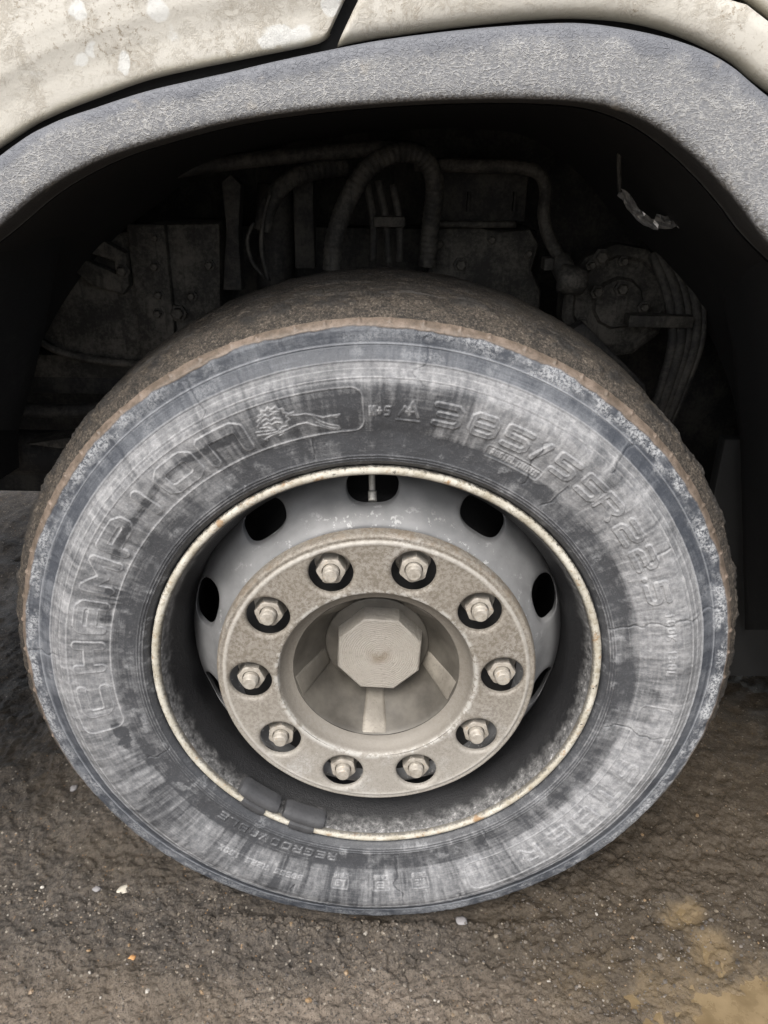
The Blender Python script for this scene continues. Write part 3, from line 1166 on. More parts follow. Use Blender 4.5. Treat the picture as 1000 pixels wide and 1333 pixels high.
# dark run of water through the long name
run = [(150, 725), (158, 706), (166, 688), (178, 672), (196, 648), (206, 630), (225, 612), (242, 598), (258, 592), (272, 582), (290, 576), (306, 566)]
th0, R0_ = pix_polar(225, 640)
W_ = window(th0, R0_, 34, .05)
rp = []
for p in run:
    th, R_ = pix_polar(*p)
    rp.append((math.radians(th - th0) * R0_, R_ - R0_))
dd = seg_dist(np.radians(angd(DEG[W_], th0)) * R0_, RR[W_] - R0_, [rp]) + .006 * (pf[W_] - .5)
dust[W_] -= .38 * ss(.0062, .0028, dd)
# radial mould seams
for th, ra, rb_ in ((119, .40, .455), (84, .405, .455), (49, .405, .46), (15, .31, .455), (176, .41, .46), (203, .31, .345), (-60, .31, .34), (-84, .32, .40),
                    (-100, .40, .45), (-72, .40, .45), (-108, .385, .40), (103, .318, .345), (60, .33, .39), (52, .32, .36), (30, .37, .41), (-12, .32, .41)):
    g = np.exp(-(np.radians(angd(DEG, th + 3 * (fbm(RR * 60, RR * 0 + th, 61, 2) - .5))) * RR / .0011) ** 2) * ss(ra - .002, ra, RR) * ss(rb_, rb_ - .002, RR)
    Hh -= .0010 * g
    dust -= .35 * g
    dust += .25 * np.exp(-(np.radians(angd(DEG, th + .35)) * RR / .0011) ** 2) * ss(ra - .002, ra, RR) * ss(rb_, rb_ - .002, RR)
dust = (dust - .45) * (1.0 + .26 * ss(.318, .33, RR)) + .365 + .05 * ss(.425, .43, RR)
dust = dust + edgew * .75
# scuffed edge of the shoulder
sn = fbm(tn * 160, RR * 90, 71, 5, 160, .6)
amt = .30 + .46 * ss(70, 30, np.abs(angd(DEG, 30))) + .35 * ss(50, 20, np.abs(angd(DEG, 165))) + .3 * ss(50, 20, np.abs(angd(DEG, -20))) - .25 * np.exp(-(angd(DEG, 95) / 22) ** 2)
scuff = ss(.440, .456, RR + .020 * (sn - .5)) * ss(.4665, .4625, RR) * amt * ss(.30, .62, sn)
scuff += .18 * ss(.60, .76, fbm(tn * 110, RR * 60, 72, 4, 300)) * ss(.405, .42, RR) * ss(.462, .45, RR)
scuff += .25 * ss(.62, .78, pf) * ss(.35, .33, RR)
# mud edge on the shoulder, ragged
mudR = .4600 + .0034 * (fbm(tn * 90, RR * 0, 81, 4, 90) - .5) * 2
mudR += .003 * ss(40, 15, np.abs(angd(DEG, -20)))
low = ss(-15, -40, angd(DEG, 0)) * ss(-175, -150, angd(DEG, 0))
mudR = mudR + .006 * low
mud = ss(mudR - .0006, mudR + .0006, RR)
Hh += .0011 * mud + .0006 * mud * (pf - .5)
pn2 = ss(.42, .6, fbm(tn * 60, RR * 10, 88, 3, 60))
scuff = np.clip(scuff * (1 - mud), 0, 1)
# little rubber vent stubs along the shoulder
for i in range(78):
    th = i * 360 / 78 + 1.3 * random.random()
    R_ = .4655 + .001 * random.random()
    W_ = window(th, R_, 1.0, .006)
    d = np.hypot(np.radians(angd(DEG[W_], th)) * R_, RR[W_] - R_)
    if math.sin(math.radians(th - 8)) > -.15:
        Hh[W_] += .0022 * ss(.0034, .0008, d)
Hh += .0009 * (pf - .5) + .0007 * (st2 - .5) * ss(.33, .35, RR) + .0012 * (pn - .5)
Hh += .0016 * (sn - .5) * ss(.44, .455, RR)

Rf = RR + NRr[:, None] * Hh
Yf = PY[:, None] + NRy[:, None] * Hh
# the loaded tyre bulges a little above the contact patch
Yf = Yf - .004 * np.exp(-(angd(DEG, -90) / 24) ** 2) * np.exp(-((RR - .41) / .04) ** 2)
X3, Z3 = Rf * np.cos(TT), WZ + Rf * np.sin(TT)
Z3 = np.maximum(Z3, .0005)
SV = np.stack([X3, Yf, Z3], -1).reshape(-1, 3).astype(np.float32)
SF = grid_faces(NS, NT_, True)[:, ::-1]
fo = owner.reshape(-1)[SF].max(1)
vattr = {'dust': np.clip(dust, 0, 1).ravel(), 'mud': mud.ravel(), 'scuff': scuff.ravel()}


def sub_mesh(name, sel):
    f = SF[sel]
    ids, inv = np.unique(f, return_inverse=True)
    me_ = mesh_np(name, SV[ids], inv.reshape(f.shape))
    for k_, a in vattr.items():
        attr(me_, k_, a[ids])
    return me_


tyre = link('tyre', sub_mesh('tyre', fo == 0), M['tyre'], wheel, 'worn dusty black tyre with moulded lettering')
for i, (nm, lab) in enumerate(OWN):
    sel = fo == i + 1
    if sel.any():
        link(nm, sub_mesh(nm, sel), M['tyre'], wheel, lab)

# tread: worn smooth, thin grooves, caked with gritty mud; then the hidden inner sidewall
TW = [(.4672, .0110), (.4705, .0145), (.4775, .0220), (.4845, .0360), (.4885, .0600), (.4925, .1000), (.4960, .1700), (.4930, .2400), (.4880, .2900),
      (.480, .318), (.466, .332), (.44, .342), (.40, .355), (.36, .35), (.32, .34), (.30, .33)]
tw = smooth_prof(TW, .0005)
ls = np.concatenate([[0], np.cumsum(np.linalg.norm(np.diff(tw, axis=0), axis=1))])
cut = np.interp(.30, tw[:, 1][:len(tw) // 2 + 200], ls[:len(tw) // 2 + 200])
tu = np.concatenate([np.arange(0, .21, .0015), np.arange(.21, ls[-1], .006)])
TR, TY = np.interp(tu, ls, tw[:, 0]), np.interp(tu, ls, tw[:, 1])
dr, dy = np.gradient(TR), np.gradient(TY)
dn_ = np.hypot(dr, dy)
nr_, ny_ = dy / dn_, -dr / dn_
NTT = 1700
t2 = np.linspace(0, 2 * PI, NTT, endpoint=False)
R2, T2 = TR[:, None] + 0 * t2, t2[None, :] + 0 * TR[:, None]
Y2 = TY[:, None] + 0 * t2
u2 = t2[None, :] / (2 * PI)
grit = fbm(u2 * 420 + 0 * R2, Y2 * 150, 91, 4, 420, .7)
cake = fbm(u2 * 120 + 0 * R2, Y2 * 40, 92, 4, 120)
h2 = .0042 * (grit - .5) * ss(.014, .03, Y2) + .0045 * (cake - .5) * ss(.014, .03, Y2)
h2 += .0014 * ss(.022, .036, Y2) * ss(.46, .6, cake)
groove = 0
for yg in (.062, .112, .165, .225):
    wob = .0015 * (fbm(u2 * 40 + 0 * R2, Y2 * 0 + yg * 90, 95, 2, 40) - .5)
    brk = ss(.35, .5, fbm(u2 * 90 + 0 * R2, Y2 * 0 + yg * 50, 96, 3, 90))
    g = np.exp(-((Y2 - yg - wob) / .0017) ** 2) * brk
    groove = np.maximum(groove, g)
h2 -= .0035 * groove
lines = fbm(u2 * 60 + 0 * R2, Y2 * 420, 98, 3, 60)
h2 = h2 * (1 - .45 * ss(.045, .075, Y2)) + .0022 * (lines - .5) * ss(.04, .07, Y2)
clump = ss(.52, .64, fbm(u2 * 150 + 0 * R2, Y2 * 60, 97, 4, 150, .65)) * ss(.020, .030, Y2) * ss(.10, .05, Y2)
h2 += .0022 * clump
mud2 = np.clip(1.0 - .65 * ss(.52, .66, lines) * ss(.035, .06, Y2) - .5 * groove - .55 * ss(.56, .72, cake) * ss(.03, .05, Y2), 0, 1)
Rg, Yg = R2 + nr_[:, None] * h2, Y2 + ny_[:, None] * h2
zz = np.maximum(WZ + Rg * np.sin(T2), -.001)
me = mesh_np('tread', np.stack([Rg * np.cos(T2), Yg, zz], -1).reshape(-1, 3), grid_faces(len(TR), NTT, True)[:, ::-1])
attr(me, 'mud', mud2)
attr(me, 'clump', clump)
link('tread', me, M['tread'], wheel, 'worn smooth tread caked with gritty brown mud')

# ------------------------------------------------------------------ rim, disc, hub
FL = [(.2865, .030), (.2930, .018), (.2975, .0095), (.2990, .0050), (.2984, .0008), (.2962, -.0018), (.2932, -.0026), (.2900, -.0014), (.2880, .0010), (.2868, .0042)]
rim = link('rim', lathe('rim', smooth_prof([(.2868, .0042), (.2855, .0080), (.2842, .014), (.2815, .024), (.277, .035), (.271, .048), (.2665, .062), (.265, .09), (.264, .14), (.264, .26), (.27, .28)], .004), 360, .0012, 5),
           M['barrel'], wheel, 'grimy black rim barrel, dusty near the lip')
link('rim_flange', lathe('rim_flange', smooth_prof(FL, .0011), 720, .0010, 9), M['flange'], wheel, 'cream painted rim edge with rust spots')


def cdt_ring(name, rings, nring, holes, prof, yfun, wall):
    """flat ring in x-z with shaped holes, lifted to y = prof(R) + yfun; holes = list of functions t->(x,z) scaled loops"""
    pts, edges = [], []
    loops = []
    for hfun in holes:
        for sc in (1.0, 1.05, 1.12, 1.22):
            s0 = len(pts)
            n = 56
            for k_ in range(n):
                pts.append(Vector(hfun(2 * PI * k_ / n, sc)))
            edges += [(s0 + k_, s0 + (k_ + 1) % n) for k_ in range(n)]
            if sc == 1.0:
                loops.append((s0, n))
    hc = [np.array([hfun(2 * PI * k_ / 40, 1.30) for k_ in range(40)]) for hfun in holes]

    def inside(p, poly):
        x, z = p
        c_ = False
        j = len(poly) - 1
        for i in range(len(poly)):
            if (poly[i][1] > z) != (poly[j][1] > z) and x < (poly[j][0] - poly[i][0]) * (z - poly[i][1]) / (poly[j][1] - poly[i][1]) + poly[i][0]:
                c_ = not c_
            j = i
        return c_
    cen = [h.mean(0) for h in hc]
    rmax = [np.linalg.norm(h - c_, axis=1).max() for h, c_ in zip(hc, cen)]
    for ri, R_ in enumerate(rings):
        s0 = len(pts)
        edge_ring = ri in (0, len(rings) - 1)
        for k_ in range(nring):
            a = 2 * PI * (k_ + .5 * (ri % 2)) / nring
            p = (R_ * math.cos(a), R_ * math.sin(a))
            if not edge_ring and any(np.hypot(p[0] - c_[0], p[1] - c_[1]) < rm_ and inside(p, h) for c_, rm_, h in zip(cen, rmax, hc)):
                continue
            pts.append(Vector(p))
        if edge_ring:
            edges += [(s0 + k_, s0 + (k_ + 1) % nring) for k_ in range(nring)]
    vo, eo, fo_, ov, oe, of = delaunay_2d_cdt(pts, edges, [], 0, 1e-7)
    h1 = [np.array([hfun(2 * PI * k_ / 56, .999) for k_ in range(56)]) for hfun in holes]
    keep = []
    for f in fo_:
        c_ = sum((vo[i] for i in f), Vector((0, 0))) / 3
        if c_.length < rings[0] * .9995:
            continue
        if any(np.hypot(c_[0] - q[0], c_[1] - q[1]) < rm_ and inside(c_, h) for q, rm_, h in zip(cen, rmax, h1)):
            continue
        keep.append(f)
    V_ = [(p[0], prof(p.length) + yfun(p[0], p[1]), WZ + p[1]) for p in vo]
    F_ = [tuple(f) for f in keep]
    # inner walls of the holes
    for hfun in holes:
        prev = None
        first = None
        n = 56
        rows = []
        for (sc, dy_) in wall:
            row = []
            for k_ in range(n):
                p = hfun(2 * PI * k_ / n, sc)
                row.append(len(V_))
                V_.append((p[0], prof(math.hypot(*p)) + yfun(*[q for q in hfun(2 * PI * k_ / n, 1.0)]) + dy_, WZ + p[1]))
            rows.append(row)
        for a, b in zip(rows[:-1], rows[1:]):
            for k_ in range(n):
                F_.append((a[k_], a[(k_ + 1) % n], b[(k_ + 1) % n], b[k_]))
    me_ = bpy.data.meshes.new(name)
    me_.from_pydata(V_, [], F_)
    bm = bmesh.new()
    bm.from_mesh(me_)
    bmesh.ops.remove_doubles(bm, verts=bm.verts[:], dist=1e-6)
    bmesh.ops.recalc_face_normals(bm, faces=bm.faces[:])
    bm.normal_update()
    if sum(f.normal.y for f in bm.faces) > 0:
        bmesh.ops.reverse_faces(bm, faces=bm.faces[:])
    lo = [v for v in bm.verts if not v.link_faces]
    bmesh.ops.delete(bm, geom=lo, context='VERTS')
    for f in bm.faces:
        f.smooth = True
    bm.to_mesh(me_)
    bm.free()
    return me_


def interp(tab):
    a = np.array(tab, float)
    return lambda r: float(np.interp(r, a[:, 0], a[:, 1]))


# disc with ten hand holes
HA = [math.radians(92 + 36 * k_) for k_ in range(10)]


def hand(a):
    def f(t, sc):
        ct, st = math.cos(t), math.sin(t)
        e = 2 / 2.5
        u = .0345 * sc * math.copysign(abs(ct) ** e, ct)
        v = (.0185 * (1 + (sc - 1) * 1.4)) * math.copysign(abs(st) ** e, st)
        R_ = .2445 + v
        aa = a + u / .2445
        return (R_ * math.cos(aa), R_ * math.sin(aa))
    return f


dprof = interp([(.12, .040), (.188, .038), (.198, .030), (.206, .026), (.213, .030), (.222, .040), (.232, .052), (.243, .064), (.254, .077), (.262, .090), (.2675, .106)])


def hand_lip(x, z):
    R_, a = math.hypot(x, z), math.atan2(z, x)
    d = min(math.hypot((((a - h + PI) % (2 * PI)) - PI) * .2445 / .0345, (R_ - .2445) / .0185) for h in HA)
    return .0035 * max(0, min(1, (1.32 - d) / .32)) ** 2


rings = [.120, .150, .188, .193, .198, .202, .206, .210, .214, .218, .222, .226, .230, .234, .238, .242, .246, .250, .254, .258, .262, .265, .2675]
link('wheel_disc', cdt_ring('wheel_disc', rings, 300, [hand(a) for a in HA], dprof, hand_lip, [(1.0, 0), (.985, .003), (.98, .012)]), M['disc'], wheel,
     'grey painted wheel disc with ten oval hand holes')
link('brake_drum', lathe('brake_drum', [(.02, .115), (.19, .115), (.205, .12), (.212, .135), (.214, .268), (.268, .270), (.268, .276), (.02, .31)], 128), M['black'], wheel)
link('shade_ring', lathe('shade_ring', [(.115, .0345), (.2, .0345)], 96), M['black'], wheel, 'black ring standing in for the deep shade behind the nut holes')  # added black ring: deep shade behind the cover put in as colour

# cover plate with ten nut holes
NA = [.0417 + k_ * PI / 5 for k_ in range(10)]


def nuthole(a):
    cx, cz = .1675 * math.cos(a), .1675 * math.sin(a)
    return lambda t, sc: (cx + .0288 * sc * math.cos(t), cz + .0288 * sc * math.sin(t))


pprof = interp([(.131, -.0058), (.1325, -.0068), (.136, -.0066), (.198, -.0062), (.2005, -.0072), (.2025, -.0060), (.2042, -.0034), (.2060, -.0044), (.2085, -.0048), (.2105, -.0030), (.2122, .0012), (.2130, .0060), (.2132, .0120)])


def nut_lip(x, z):
    d = min(math.hypot(x - .1675 * math.cos(a), z - .1675 * math.sin(a)) for a in NA) / .0288
    dent = .0012 * (float(fbm(np.array([x * 22 + 5]), np.array([z * 22 + 5]), 33, 3)[0]) - .5)
    return dent + .0022 * max(0, min(1, (1.14 - d) / .14)) ** 2


rings = [.131, .1318, .1325, .134, .136, .141, .147, .153, .159, .165, .171, .177, .183, .189, .194, .198, .1993, .2005, .2015, .2025, .2034, .2042, .2051, .2060, .2072, .2085, .2095, .2105, .2114, .2122, .2127, .2130, .2132]
cover = link('hub_cover', cdt_ring('hub_cover', rings, 260, [nuthole(a) for a in NA], pprof, nut_lip, [(1.0, 0), (.985, .0018), (.98, .0045)]), M['plate'], wheel,
             'dusty round steel cover plate with ten nut holes')
link('dish_wall', lathe('dish_wall', smooth_prof([(.1312, -.0052), (.1290, -.0015), (.1255, .0050), (.1200, .0110), (.1150, .0140), (.1125, .0150)], .0016), 256, .0008, 3), M['plate'], wheel, 'smooth sloping wall of the centre dish')
hub = link('hub', lathe('hub', smooth_prof([(.1128, .0165), (.110, .020), (.1000, .038), (.088, .058), (.079, .074), (.072, .084)], .003), 200, .001, 6), M['hub'], wheel, 'dull dusty hub cone inside the dish')
# five low ribs on the hub cone
for k_ in range(5):
    a = math.radians(-91 + 72 * k_)
    bm = bmesh.new()
    q = []
    for (R_, hw, yb) in ((.1105, .0205, .0195), (.0735, .0125, .079)):
        for sgn in (-1, 1):
            for (lift, sh) in ((.004, 1.0), (-.0035, .86)):
                aa = a
                x = R_ * math.cos(aa) - sgn * hw * sh * math.sin(aa)
                z = R_ * math.sin(aa) + sgn * hw * sh * math.cos(aa)
                q.append(bm.verts.new((x, yb + lift, WZ + z)))
    # order: outer(-,base) outer(-,top) outer(+,base) outer(+,top) inner...
    ob0, ot0, ob1, ot1, ib0, it0, ib1, it1 = q
    for f in ((ot0, ot1, it1, it0), (ob0, ot0, it0, ib0), (ot1, ob1, ib1, it1), (ob0, ob1, ot1, ot0), (it0, it1, ib1, ib0)):
        bm.faces.new(f)
    bmesh.ops.recalc_face_normals(bm, faces=bm.faces[:])
    bmesh.ops.bevel(bm, geom=[e for e in bm.edges], offset=.0032, segments=4, affect='EDGES', profile=.5)
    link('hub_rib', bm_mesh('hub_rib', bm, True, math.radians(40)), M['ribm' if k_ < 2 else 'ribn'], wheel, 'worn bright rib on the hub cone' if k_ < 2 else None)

# eight-sided hub cap on its round collar
cap = link('hub_cap', lathe('hub_cap', [(.0738, .098), (.0738, .0805), (.0730, .0788), (.0715, .0782), (.045, .0782)], 128), M['hub'], wheel, 'round hub cap with eight-sided head')
bm = bmesh.new()
rows = []
for (R_, y) in ((.0640, .0785), (.0625, .0560), (.0612, .0515), (.0590, .0500), (.030, .0490), (.002, .0490)):
    rows.append([bm.verts.new((.0035 + R_ * math.cos(math.radians(20 + 45 * k_)), y, WZ - .001 + R_ * math.sin(math.radians(20 + 45 * k_)))) for k_ in range(8)])
for a, b in zip(rows[:-1], rows[1:]):
    for k_ in range(8):
        bm.faces.new((a[k_], b[k_], b[(k_ + 1) % 8], a[(k_ + 1) % 8]))
bm.faces.new(rows[-1])
bmesh.ops.recalc_face_normals(bm, faces=bm.faces[:])
link('octagon_head', bm_mesh('octagon_head', bm, True, math.radians(30)), M['cap'], wheel, 'eight-sided turned metal head')

# wheel nuts
nutm = bpy.data.meshes.new('wheel_nut')
bm = bmesh.new()
n = 48


def hexr(t, af):
    k_ = (t + PI / 6) % (PI / 3) - PI / 6
    return af / math.cos(k_)


rows = []
for (af, rc, y) in ((.0168, .0235, .036), (.0168, .0235, .032), (.0165, .0222, .0275), (.0165, .0200, .0262), (.0165, .0194, .0030), (.0165, .0180, .0008), (.0165, .0163, .0000), (.0118, .0118, -.0002), (.0112, .0112, .0012)):
    rows.append([bm.verts.new((lambda r: (r * math.cos(2 * PI * k_ / n), y, r * math.sin(2 * PI * k_ / n)))(min(hexr(2 * PI * k_ / n, af), rc) if y < .03 and y > -.0001 and rc > .0163 and y < .0265 else rc)) for k_ in range(n)])
for a, b in zip(rows[:-1], rows[1:]):
    for k_ in range(n):
        bm.faces.new((a[k_], b[k_], b[(k_ + 1) % n], a[(k_ + 1) % n]))
bmesh.ops.recalc_face_normals(bm, faces=bm.faces[:])
bm.to_mesh(nutm)
bm.free()
sharp_by_angle(nutm, math.radians(24))
nutm.materials.append(M['nut'])
stud = turned('stud', [(.0105, .010), (.0105, -.004), (.0100, -.0045), (.0105, -.0052), (.0100, -.0060), (.0104, -.0068), (.0097, -.0080), (.0095, -.0105), (.0080, -.0122), (.0030, -.0126)], 28)
stud.materials.append(M['nut'])
for i, a in enumerate(NA):
    o = link('wheel_nut', nutm, None, wheel, loc=(.1675 * math.cos(a), -.0005 + .002 * rg.random(), WZ + .1675 * math.sin(a)))
    o.rotation_euler = (0, rg.random() * 2, 0)
    link('stud', stud, None, wheel, loc=(.1675 * math.cos(a), .001 - .003 * rg.random(), WZ + .1675 * math.sin(a)))

# valve stem in the top hand hole
p0, p1 = at(484, 612, .085), at(485, 650, .062)
vs = link('valve_stem', tube('valve_stem', [p0, (p0 + p1) / 2, p1], .0042, 14, .004), M['valve'], wheel, 'pale metal valve stem seen through the top hand hole')
p2 = p1 + (p1 - p0) * .02
link('valve_cap', tube('valve_cap', [p0 + (p1 - p0) * .72, p0 + (p1 - p0) * .9, p1 + (p1 - p0) * .06], .0056, 14, .003), M['valve'], wheel)


def arc_block(name, th0, th1, sec, n=18):
    """sweep a closed (R, y) section from th0 to th1 degrees round the axle"""
    V_, F_ = [], []
    k_ = len(sec)
    for i in range(n):
        a = math.radians(th0 + (th1 - th0) * i / (n - 1))
        f = 1 - .16 * max(0, 1 - min(i, n - 1 - i) / 2.0)
        cR, cy = np.mean([q[0] for q in sec]), np.mean([q[1] for q in sec])
        for (R_, y) in sec:
            R_, y = cR + (R_ - cR) * f, cy + (y - cy) * f
            V_.append((R_ * math.cos(a), y, WZ + R_ * math.sin(a)))
    for f in grid_faces(n, k_, True):
        F_.append(tuple(int(i) for i in f))
    F_.append(tuple(range(k_))[::-1])
    F_.append(tuple(range(len(V_) - k_, len(V_))))
    me_ = bpy.data.meshes.new(name)
    me_.from_pydata(V_, [], F_)
    bm_ = bmesh.new()
    bm_.from_mesh(me_)
    bmesh.ops.recalc_face_normals(bm_, faces=bm_.faces[:])
    bm_.to_mesh(me_)
    bm_.free()
    sharp_by_angle(me_, math.radians(45))
    return me_


# two clip-on balance weights at the lower left
WS = [(.2865, .0010), (.2845, -.0035), (.2800, -.0045), (.2735, -.0005), (.2700, .0080), (.2690, .0200), (.2780, .0240), (.2850, .0120)]
CS = [(.2855, .0000), (.2890, -.0052), (.2945, -.0062), (.2990, -.0035), (.3010, .0020), (.2990, .0030), (.2960, -.0010), (.2910, -.0012), (.2870, .0040)]
for (a0, a1, c0, c1, lab) in ((-134, -120.5, -131, -123.5, 'left dark balance weight clipped inside the rim edge'), (-118.5, -105.5, -115.5, -108, 'right dark balance weight clipped inside the rim edge')):
    b = link('balance_weight', arc_block('balance_weight', a0, a1, WS), M['lead'], wheel, lab)
    link('clip', arc_block('clip', c0, c1, CS, 12), M['lead'], wheel)

# ------------------------------------------------------------------ truck: arch trim and body panels
AY = -.05


def curve_pts(pix, Y, n, ext0=(), ext1=()):
    """smooth polyline through pixels on plane y=Y, with world (x, z) extensions at both ends, n samples"""
    P = [np.array([e[0], e[1]]) for e in ext0] + [at(px, py, Y)[[0, 2]] for px, py in pix] + [np.array([e[0], e[1]]) for e in ext1]
    C = smooth_prof(P, .004)
    l = np.concatenate([[0], np.cumsum(np.linalg.norm(np.diff(C, axis=0), axis=1))])
    u = np.linspace(0, l[-1], n)
    return np.stack([np.interp(u, l, C[:, 0]), np.interp(u, l, C[:, 1])], 1)


lip = [(0, 297), (60, 248), (130, 210), (200, 186), (300, 160), (400, 145), (500, 136), (600, 131), (700, 131), (780, 138), (840, 160), (890, 195), (930, 233), (965, 274), (1000, 320)]
top = [(0, 200), (62, 161), (125, 138), (187, 118), (250, 103), (300, 92), (350, 80), (420, 65), (500, 50), (600, 37), (700, 29), (770, 29), (850, 42), (910, 60), (955, 84), (1000, 121)]
NTc = 700
LC = curve_pts(lip, AY - .012, NTc, [(-.69, .40), (-.665, .655), (-.59, .815), (-.478, .953)], [(.474, .949), (.585, .81), (.655, .65), (.68, .40)])
TC = curve_pts(top, AY - .012, NTc, [(-.745, .40), (-.72, .67), (-.645, .847), (-.52, .995)], [(.44, 1.106), (.545, 1.02), (.667, .86), (.744, .674), (.77, .40)])
# match the two curves by angle about the wheel centre
an = lambda C: np.arctan2(C[:, 1] - WZ, C[:, 0])
aL, aT = an(LC), an(TC)
ang = np.linspace(math.radians(172), math.radians(8), NTc)


def by_angle(C, a):
    i = np.argsort(a)
    return np.stack([np.interp(ang, a[i], C[i, 0]), np.interp(ang, a[i], C[i, 1])], 1)


LA, TA = by_angle(LC, aL), by_angle(TC, aT)
SEC = [(-.02, .022, 0), (-.012, .008, 0), (0, -.004, 0), (.02, -.010, .0), (.06, -.0155, .04), (.15, -.0185, .15), (.30, -.0200, .3), (.5, -.0200, .5), (.7, -.0198, .7), (.85, -.0190, .85), (.93, -.0178, .93), (.975, -.0145, .98), (.997, -.006, 1.0), (1.002, .010, 1.0), (.99, .028, 1), (.97, .045, 1.0)]
V, E_ = [], []
sec = smooth_prof([(a * .1, b) for a, b, c_ in SEC], .0018)
for (s_, y) in sec:
    s_ = s_ / .1
    P = TA + (LA - TA) * s_
    V.append(np.stack([P[:, 0], np.full(NTc, AY + y), P[:, 1]], 1))
    E_.append(np.full(NTc, min(max(s_, 0), 1) if y < .006 or s_ > .5 else 0))
V = np.array(V)
E_ = np.array(E_)
x_, z_ = V[..., 0], V[..., 2]
V[..., 1] += .0022 * (fbm(x_ * 10 + 7, z_ * 10 + 7, 101, 3) - .5)
me = mesh_np('wheel_arch_trim', V.reshape(-1, 3), grid_faces(len(sec), NTc))
attr(me, 'edge', E_)
trim = link('wheel_arch_trim', me, M['trim'], truck, 'grained grey plastic wheel arch trim with pale dust')


FLAKES = [(100, 18, 8, 8, 'f', 1), (208, 10, 11, 10, 'f', 1), (117, 66, 6, 6, 'f', .85), (104, 76, 6, 6, 'f', .85), (157, 84, 5, 10, 'f', .9), (372, 46, 22, 10, 'f', 1), (345, 56, 9, 6, 'f', 1),
          (432, 4, 9, 8, 'f', 1), (225, 40, 7, 12, 'f', .6), (40, 100, 7, 5, 'f', .5), (135, 42, 34, 26, 'd', 1), (170, 20, 40, 16, 'd', .7), (30, 20, 30, 20, 'd', .5), (90, 70, 30, 16, 'd', .5),
          (828, 10, 5, 8, 'd', 1.6), (836, 2, 5, 3, 'd', 1.6), (948, 22, 7, 8, 'd', 1.6), (962, 30, 5, 16, 'd', 1.5), (940, 15, 6, 4, 'd', 1.5), (985, 62, 14, 12, 'd', .7), (520, 10, 30, 8, 'd', .5)]


def body_panel(name, bot, topc, n, rows, label, roll=.012, side0=True, side1=True, Y=None):
    """sheet between a lower and an upper curve (x, z); lower and side edges rolled inward"""
    V_, E2 = [], []
    h = np.linalg.norm(topc - bot, axis=1)
    for (d, y) in rows:
        P = bot + (topc - bot) * np.minimum(d / h, 1)[:, None] if d >= 0 else bot + (topc - bot) * (d / h)[:, None]
        yy = np.full(n, y)
        for j, fl in ((0, side0), (n - 1, side1)):
            if fl:
                k_ = np.abs(np.arange(n) - j)
                yy = yy + np.where(k_ == 0, .012, np.where(k_ == 1, .002, 0))
        V_.append(np.stack([P[:, 0], yy, P[:, 1]], 1))
        E2.append(np.full(n, max(d, 0)))
    V_ = np.array(V_)
    V_[..., 1] += .004 * (fbm(V_[..., 0] * 5 + 3, V_[..., 2] * 5 + 3, 111, 2) - .5)
    me_ = mesh_np(name, V_.reshape(-1, 3), grid_faces(len(rows), n)[:, ::-1])
    attr(me_, 'edge', np.array(E2))
    fk, dt = np.zeros(V_.shape[:2]), np.zeros(V_.shape[:2])
    wob = .012 * (fbm(V_[..., 0] * 60 + 9, V_[..., 2] * 60 + 9, 117, 3) - .5)
    for (px, py, a, b_, tgt, st_) in FLAKES:
        p = at(px, py, AY - .008)
        q = np.hypot((V_[..., 0] - p[0] + wob) / (a / 1000), (V_[..., 2] - p[2] + wob) / (b_ / 1000))
        if tgt == 'f':
            fk = np.maximum(fk, st_ * ss(1.5, .5, q))
        else:
            dt = np.maximum(dt, st_ * ss(1.4, .2, q))
    attr(me_, 'flake', fk)
    attr(me_, 'dirt', dt)
    return link(name, me_, M['body'], truck, label)


ROWS = [(.004, .020), (.001, .008), (-.0002, .002), (.0005, -.0015), (.002, -.0035), (.005, -.0045), (.012, -.0052), (.03, -.0062), (.045, -.009), (.055, -.0115), (.07, -.0125)] + [(.07 + .003 * k_, -.0130) for k_ in range(1, 60)] + [ (.4, -.012), (.7, -.010), (1.2, 0.0)]
_r = np.array(ROWS)
ROWS = ROWS[:6] + [(.008 + .003 * k_, float(np.interp(.008 + .003 * k_, _r[3:, 0], _r[3:, 1]))) for k_ in range(80)] + [(.3, -.013), (.5, -.012), (.8, -.01), (1.2, 0.0)]
ROWS = [(d, AY + .004 + y) for d, y in ROWS]
n = 420
lb = curve_pts([(0, 185), (62, 149), (125, 124), (187, 102), (250, 87), (300, 77), (350, 67), (395, 58), (414, 53), (422, 47), (427, 38)], AY - .009, n, [(-.76, .50), (-.735, .67), (-.66, .86), (-.53, 1.007)])
sx = at(445, 0, AY)
s0 = at(427, 38, AY)
slope = (sx[0] - s0[0]) / (sx[2] - s0[2])
tt = np.linspace(0, 1, n)
lt = np.stack([lb[:, 0] + (slope * (2.1 - lb[:, 1])) * np.clip((tt - .55) / .45, 0, 1), np.full(n, 2.1)], 1)
body_panel('body_panel', lb, lt, n, ROWS, 'dirty cream body panel left of the slanted seam', side0=False)

